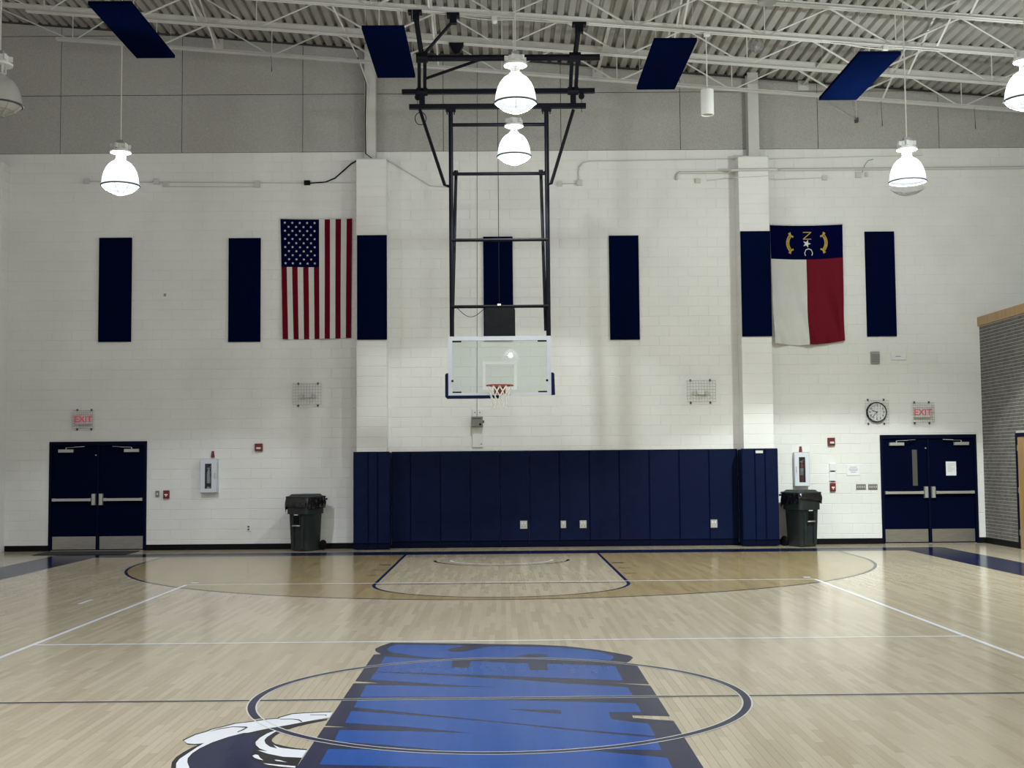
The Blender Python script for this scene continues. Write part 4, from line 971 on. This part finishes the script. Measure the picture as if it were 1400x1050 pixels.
for k, px in enumerate(((711, 712, 721, 723), (766.5, 712, 774, 722), (792.5, 711.5, 802, 722), (971.5, 710.5, 981, 721.5))):
    a, b = at_y(px[0], px[1], 1.79), at_y(px[2], px[3], 1.79)
    t = thing('pad_outlet', 'white outlet plate set into the navy padding, %s' % ['leftmost of four', 'second of four from the left', 'third of four from the left', 'alone at the far right'][k], 'outlet', ((a.x+b.x)/2, YW-.07, b.z), 'outlets in the padding')
    MB().cham(a.x, b.x, YW-.08, YW-.07, b.z, a.z, .004).build('cover_plate', 'alu', t)
    w_ = b.x-a.x; h_ = a.z-b.z
    for u in ((.30, .70) if w_ > .12 else (.5,)):
        for v in (.3, .7): MB().box(a.x+w_*u-.018, a.x+w_*u+.018, YW-.083, YW-.08, b.z+h_*v-.02, b.z+h_*v+.02).build('socket', 'white' if k == 3 else 'cream', t)
        MB().box(a.x+w_*u-.008, a.x+w_*u+.008, YW-.085, YW-.083, b.z+h_*.3-.01, b.z+h_*.3+.01).build('slot', 'darkgrey', t)
p = at_y(225.5, 403.5, YW); o = MB().add([(p.x-.03, YW-.003, p.z-.02), (p.x+.02, YW-.012, p.z-.03), (p.x+.03, YW-.006, p.z+.03), (p.x-.02, YW-.014, p.z+.03), (p.x-.02, YW, p.z), (p.x+.02, YW, p.z)], [(0,1,2,3), (0,3,4), (1,5,2), (0,4,5,1), (2,5,4,3)]).build('paint_chip', 'grey', None, origin=(p.x, YW, p.z))
tag(o, 'small dark chip on the white block wall between two navy panels', 'chip')

# conduits and cables on the end wall
def run(name, lab, pts, r, Y=YW-.03, m='conduit', boxes=(), cat='conduit'):
    q = [at_y(px, py, Y) if len(rest) == 0 else at_y(px, py, rest[0]) for px, py, *rest in pts]
    t = thing(name, lab, cat, tuple(q[0])); MB().tube(q, r, 8).build('tube', m, t, smooth=.8)
    for px, py, w_, h_ in boxes:
        p = at_y(px, py, Y); MB().cham(p.x-w_/2, p.x+w_/2, YW-.075, YW, p.z-h_/2, p.z+h_/2, .005).build('junction_box', m, t)
    return t
run('wall_conduit', 'pale conduit with square boxes on the upper left wall', [(119, 248), (420, 250.5)], .010, boxes=((119, 248, .10, .10), (214, 248.5, .11, .11), (227, 252, .11, .11), (352, 252, .11, .13)))
run('wall_conduit', 'second pale conduit just below the left boxes', [(227, 255), (352, 255.5)], .008)
run('loose_cable', 'black cable curving from a wall box up to the left pilaster', [(421, 250.5), (445, 249), (458, 243.5), (470, 233), (480, 224), (490, 218)], .014, m='black', boxes=((420, 250, .12, .09),), cat='cable')
run('wall_conduit', 'pale conduit running down right from the left pilaster behind the hoop frame', [(528, 218), (537, 223), (588, 254), (615, 256)], .010)
run('wall_conduit', 'pale conduit running level behind the hoop frame', [(440, 249.5), (486, 250)], .008)
run('wall_conduit', 'pale conduit with a bent riser right of the hoop frame', [(761, 251.5), (792, 250.5), (790.5, 236), (792, 228), (797, 222.5), (804, 220.5), (1004, 217)], .012, boxes=((765, 251.5, .10, .10), (792, 250, .11, .11)))
run('wall_conduit', 'thick pale pipe left of the right pilaster', [(925, 246), (925.5, 239), (929, 236), (996, 235.5)], .028, Y=YW-.05, boxes=((954, 247, .10, .09),))
run('wall_conduit', 'thick pale pipe wrapping across the right pilaster and along the right wall', [(997, 236, YW-.05), (1000, 232.5, YP-.05), (1062, 231.5, YP-.05), (1066, 232, YW-.05), (1460, 228.5, YW-.05)], .030)
run('wall_conduit', 'thin pale conduit with boxes on the upper right wall', [(966, 247), (1003, 243), (1003, 243, YP-.02), (1058, 240, YP-.02), (1058, 246), (1125, 243)], .008, boxes=((1127, 243.5, .10, .09), (1173, 239.5, .11, .11), (1184, 239, .05, .09)))
run('wall_conduit', 'thin pale conduit along the top of the right wall blocks', [(1052, 217), (1180, 214), (1262, 212.5)], .007)
run('loose_cable', 'grey cable curving up from a box on the upper right wall', [(1179, 236), (1182, 226), (1187, 219.5), (1194, 217.5)], .007, m='grey', cat='cable')
run('roof_cable', 'pale conduit and cable slanting from the joists down the left steel column', [(455, 9, JY[2]), (489, 78, JY[0]), (503, 116, 1.57), (500.5, 160, 1.57), (501.5, 212, 1.57)], .016, m='steel', cat='cable')
run('roof_cable', 'black cable dropping down the left steel column to the pilaster', [(489, 78, JY[0]-.03), (500, 112, 1.55), (499.5, 160, 1.55), (500, 210, 1.55), (508, 216, 1.5)], .010, m='black', cat='cable')
for k, (px, py) in enumerate(((595, 228), (640, 227), (712, 233))):
    a, b = at_y(px-12, py-4, YW-.01), at_y(px+14, py+6, YW-.01)
    o = MB().cham(a.x, b.x, YW-.012, YW, b.z, a.z, .003).build('patch_plate', 'block', None, origin=(a.x, YW, b.z))
    tag(o, 'white steel patch plate on the wall behind the hoop frame, %s' % ['left', 'middle', 'right'][k], 'plate')
p = at_y(1172, 163, YW-.1)
t = thing('wall_sensor', 'small dark sensor on an angled arm on the upper right wall', 'sensor', (p.x, YW, p.z))
MB().box(p.x-.03, p.x+.03, YW-.09, YW+.004, p.z-.05, p.z+.04).build('sensor_head', 'darkgrey', t)
for px, py in ((1142, 148), (1170, 132)): MB().tube([(p.x, YW-.05, p.z), tuple(at_y(px, py, JY[0]+.3))], .007, 5).build('arm', 'steel', t)

# pendant speaker, balloon, ceiling disc, junction boxes at the joists
p = at_y(967, 140, -2.33); hz = at_y(967, 123, -2.33).z-at_y(967, 158, -2.33).z; R = .112
t = thing('pendant_speaker', 'white cylinder speaker hanging on a thin rod right of the hoop frame', 'speaker', tuple(p))
MB().lathe((p.x, p.y, p.z-hz/2), [(R-.02, .02), (R-.005, 0), (R, .01), (R, hz-.01), (R-.01, hz), (.001, hz)], 28).build('speaker_tube', 'whitepaint', t, smooth=.7)
MB().lathe((p.x, p.y, p.z-hz/2), [(.001, .022), (R-.02, .02)], 28).build('grille', 'grey', t)
MB().tube([(p.x, p.y, p.z+hz/2), (p.x, p.y, jbot(p.x)+.0)], .010, 6).build('stem', 'whitepaint', t)
p = at_y(967, 70, -2.33); MB().cham(p.x-.05, p.x+.05, -2.38, -2.28, jbot(p.x)-.06, jbot(p.x)-.002, .01).build('stem_canopy', 'whitepaint', t)
p = at_y(1034, 61, -1.5)
bl = bmesh.new(); bmesh.ops.create_icosphere(bl, subdivisions=3, radius=.155)
for v in bl.verts:
    n_ = v.co.normalized(); v.co *= 1+.10*math.sin(9*n_.x+4*n_.z)*math.sin(7*n_.y)-.05*abs(math.sin(13*n_.x*n_.y+5*n_.z)); v.co.x *= .9
me = bpy.data.meshes.new('foil_ball'); bl.to_mesh(me); bl.free(); me.materials.append(M['balloon'])
t = thing('balloon', 'crumpled clear balloon caught among the joists by the right column', 'balloon', tuple(p))
o = bpy.data.objects.new('film', me); COL.objects.link(o); o.parent = t
MB().tube([p+Vector((.1, 0, .1)), p+Vector((.22, .3, .35)), Vector((p.x+.25, JY[1], roof(p.x+.25)-.03))], .006, 5).build('string', 'balloon', t)
p = at_y(1049, 5, -4.4); t = thing('ceiling_disc', 'round grey disc fixture at the top edge right of centre', 'fixture', tuple(p))
MB().lathe(tuple(p), [(.001, 0), (.13, .0), (.15, .02), (.15, .06), (.05, .10), (.001, .10)], 28).build('disc_body', 'grey', t, smooth=.6)
MB().tube([p+Vector((0, 0, .1)), (p.x, p.y, roof(p.x)+.01)], .01, 6).build('stem', 'steel', t)
for k, (px, py) in enumerate(((676, 25), (1210, 60))):
    p = at_y(px, py, JY[2]); t = thing('joist_box', ['pale round-capped electrical box under a joist above the centre lamps', 'pale round-capped electrical box under a joist above the rightmost hung panel'][k], 'junction box', (p.x, JY[2], jbot(p.x)), 'joist boxes')
    z = jbot(p.x)-.005
    MB().box(p.x-.05, p.x+.05, JY[2]-.06, JY[2]+.06, z-.07, z).build('box_body', 'steel', t); MB().lathe((p.x, JY[2], z-.12), [(.001, 0), (.035, .005), (.05, .025), (.05, .05)], 16).build('cap', 'whitepaint', t, smooth=True)
    for s in (-1, 1):
        MB().tube([(p.x+s*(.05+.22*i), JY[2], (z-.05)+(jbot(p.x+s*(.05+.22*i))-.02-z+.05)*min(1, i/3)*(1 if i else 0)) for i in range(5)], .010, 6).build('feed_conduit', 'steel', t)
for k, (px, py, l_) in enumerate(((370.5, 74, .32), (1332, 141, .42), (1205, 152, .5))):
    p = at_y(px, py, JY[0]); 
    o = MB().tube([(p.x, JY[0]+.01, jbot(p.x)+.005), (p.x+.01, JY[0]+.01, jbot(p.x)-l_*.6), (p.x+.015, JY[0]+.01, jbot(p.x)-l_)], [.004, .005, .010], 6).build('cord', 'darkgrey', None, origin=(p.x, JY[0], jbot(p.x)))
    tag(o, 'short loose cord hanging from the joist nearest the wall, %s' % ['upper left', 'far right by the edge lamp', 'by the rightmost hung panel'][k], 'cord')

# ------------------------------------------------------------------ wheeled rubbish carts with black liners
def cart(cx, cy, rot, lab, hem_seed, slump):
    t = thing('rubbish_cart', lab, 'rubbish cart', (cx, cy, 0))
    rm = Matrix.Rotation(rot, 4, 'Z'); T = Matrix.Translation((cx, cy, 0)) @ rm
    def put(mbx, name, m, smooth=False, par=None):
        mbx.v = [T @ v for v in mbx.v]; return mbx.build(name, m, par or t, smooth)
    def rr(w_, d_, r, z, n=4, sh=0):                # rounded rectangle loop
        out = []
        for qx, qy, a0 in ((1, 1, 0), (-1, 1, PI/2), (-1, -1, PI), (1, -1, 1.5*PI)):
            for k in range(n+1):
                a = a0+PI/2*k/n; out.append(Vector((qx*(w_/2-r)+r*math.cos(a), qy*(d_/2-r)+r*math.sin(a)+sh, z)))
        return out
    def loft(loops, cap0=False, cap1=False):
        mbx = MB(); n = len(loops[0])
        for l_ in loops: mbx.v += l_
        for i in range(len(loops)-1):
            for j in range(n): mbx.f.append([i*n+j, i*n+(j+1) % n, (i+1)*n+(j+1) % n, (i+1)*n+j]); mbx.mi.append(0)
        if cap0: mbx.f.append(list(range(n))[::-1]); mbx.mi.append(0)
        if cap1: mbx.f.append([(len(loops)-1)*n+j for j in range(n)]); mbx.mi.append(0)
        return mbx
    put(loft([rr(.40, .46, .07, .012), rr(.42, .48, .07, .06), rr(.455, .54, .07, .72), rr(.46, .545, .07, .725), rr(.50, .59, .06, .73), rr(.51, .60, .06, .98), rr(.53, .62, .06, .985), rr(.53, .62, .06, 1.01)], True, True), 'cart_body', 'bin', .6)
    # front channel, catch bars and pocket
    put(MB().box(-.085, .085, -.295, -.23, .50, .73).box(-.14, -.085, -.268, -.22, .05, .73).box(.085, .14, -.268, -.22, .05, .73), 'front_rib', 'bin')
    put(MB().box(-.07, .07, -.300, -.294, .53, .71), 'pocket', 'black')
    put(MB().tube([(-.09, -.31, .50), (.09, -.31, .50)], .012, 8), 'catch_bar', 'alu', True)
    put(MB().box(-.05, .04, -.306, -.299, .705, .725), 'label_plate', 'cream')
    # wheels, axle and handle at the back
    put(MB().tube([(-.25, .25, .11), (.25, .25, .11)], .012, 8), 'axle', 'alu')
    for s in (-1, 1): put(MB().tube([(s*.215, .25, .1), (s*.225, .25, .1), (s*.26, .25, .1), (s*.27, .25, .1)], [.085, .1, .1, .085], 20), 'wheel', 'black', .6)
    put(MB().box(-.24, -.20, .29, .39, .99, 1.03).box(.20, .24, .29, .39, .99, 1.03).tube([(-.25, .38, 1.01), (.25, .38, 1.01)], .017, 8), 'handle', 'bin')
    put(MB().beam((-.2, .32, .99), (-.2, .29, .74), .02, .02).beam((.2, .32, .99), (.2, .29, .74), .02, .02), 'handle_strut', 'alu')
    # lid
    lid = loft([rr(.55, .63, .05, 1.045, sh=.01), rr(.56, .64, .05, 1.05, sh=.01), rr(.56, .64, .05, 1.075, sh=.01), rr(.47, .55, .06, 1.085, sh=.01), rr(.42, .50, .06, 1.115, sh=.01), rr(.40, .48, .06, 1.12, sh=.01)], True, True)
    put(lid, 'lid', 'bin', .6)
    # liner folded over the rim, hem ragged
    rnd = random.Random(hem_seed); n = 4; L0 = rr(.535, .625, .06, 1.0, 8); k_ = len(L0)
    ph = [rnd.uniform(0, 6.28) for _ in range(6)]
    loops = []
    for zi, f in enumerate((0, .12, .3, .5, .7, .85, 1.0)):
        lp_ = []
        for i, p in enumerate(L0):
            a = 2*PI*i/k_; hem = .15+.05*math.sin(2*a+ph[0])+.03*math.sin(5*a+ph[1])+.02*math.sin(9*a+ph[2]) + slump*max(0, math.sin(a+ph[3]))
            out = 1+.02+.045*math.sin(f*PI*.8)+.018*math.sin(7*a+ph[4]+3*f)*f+.012*math.sin(13*a+ph[5]-5*f)*f
            lp_.append(Vector((p.x*out, p.y*out, 1.048-f*hem)))
        loops.append(lp_)
    put(loft(loops), 'liner', 'liner', True)
    return t
cart(-3.90, 1.44, math.radians(-28), 'dark wheeled rubbish cart with black liner left of the left pilaster', 3, .06)
cart(5.98, 1.40, math.radians(24), 'dark wheeled rubbish cart with black liner right of the right pilaster', 9, .08)
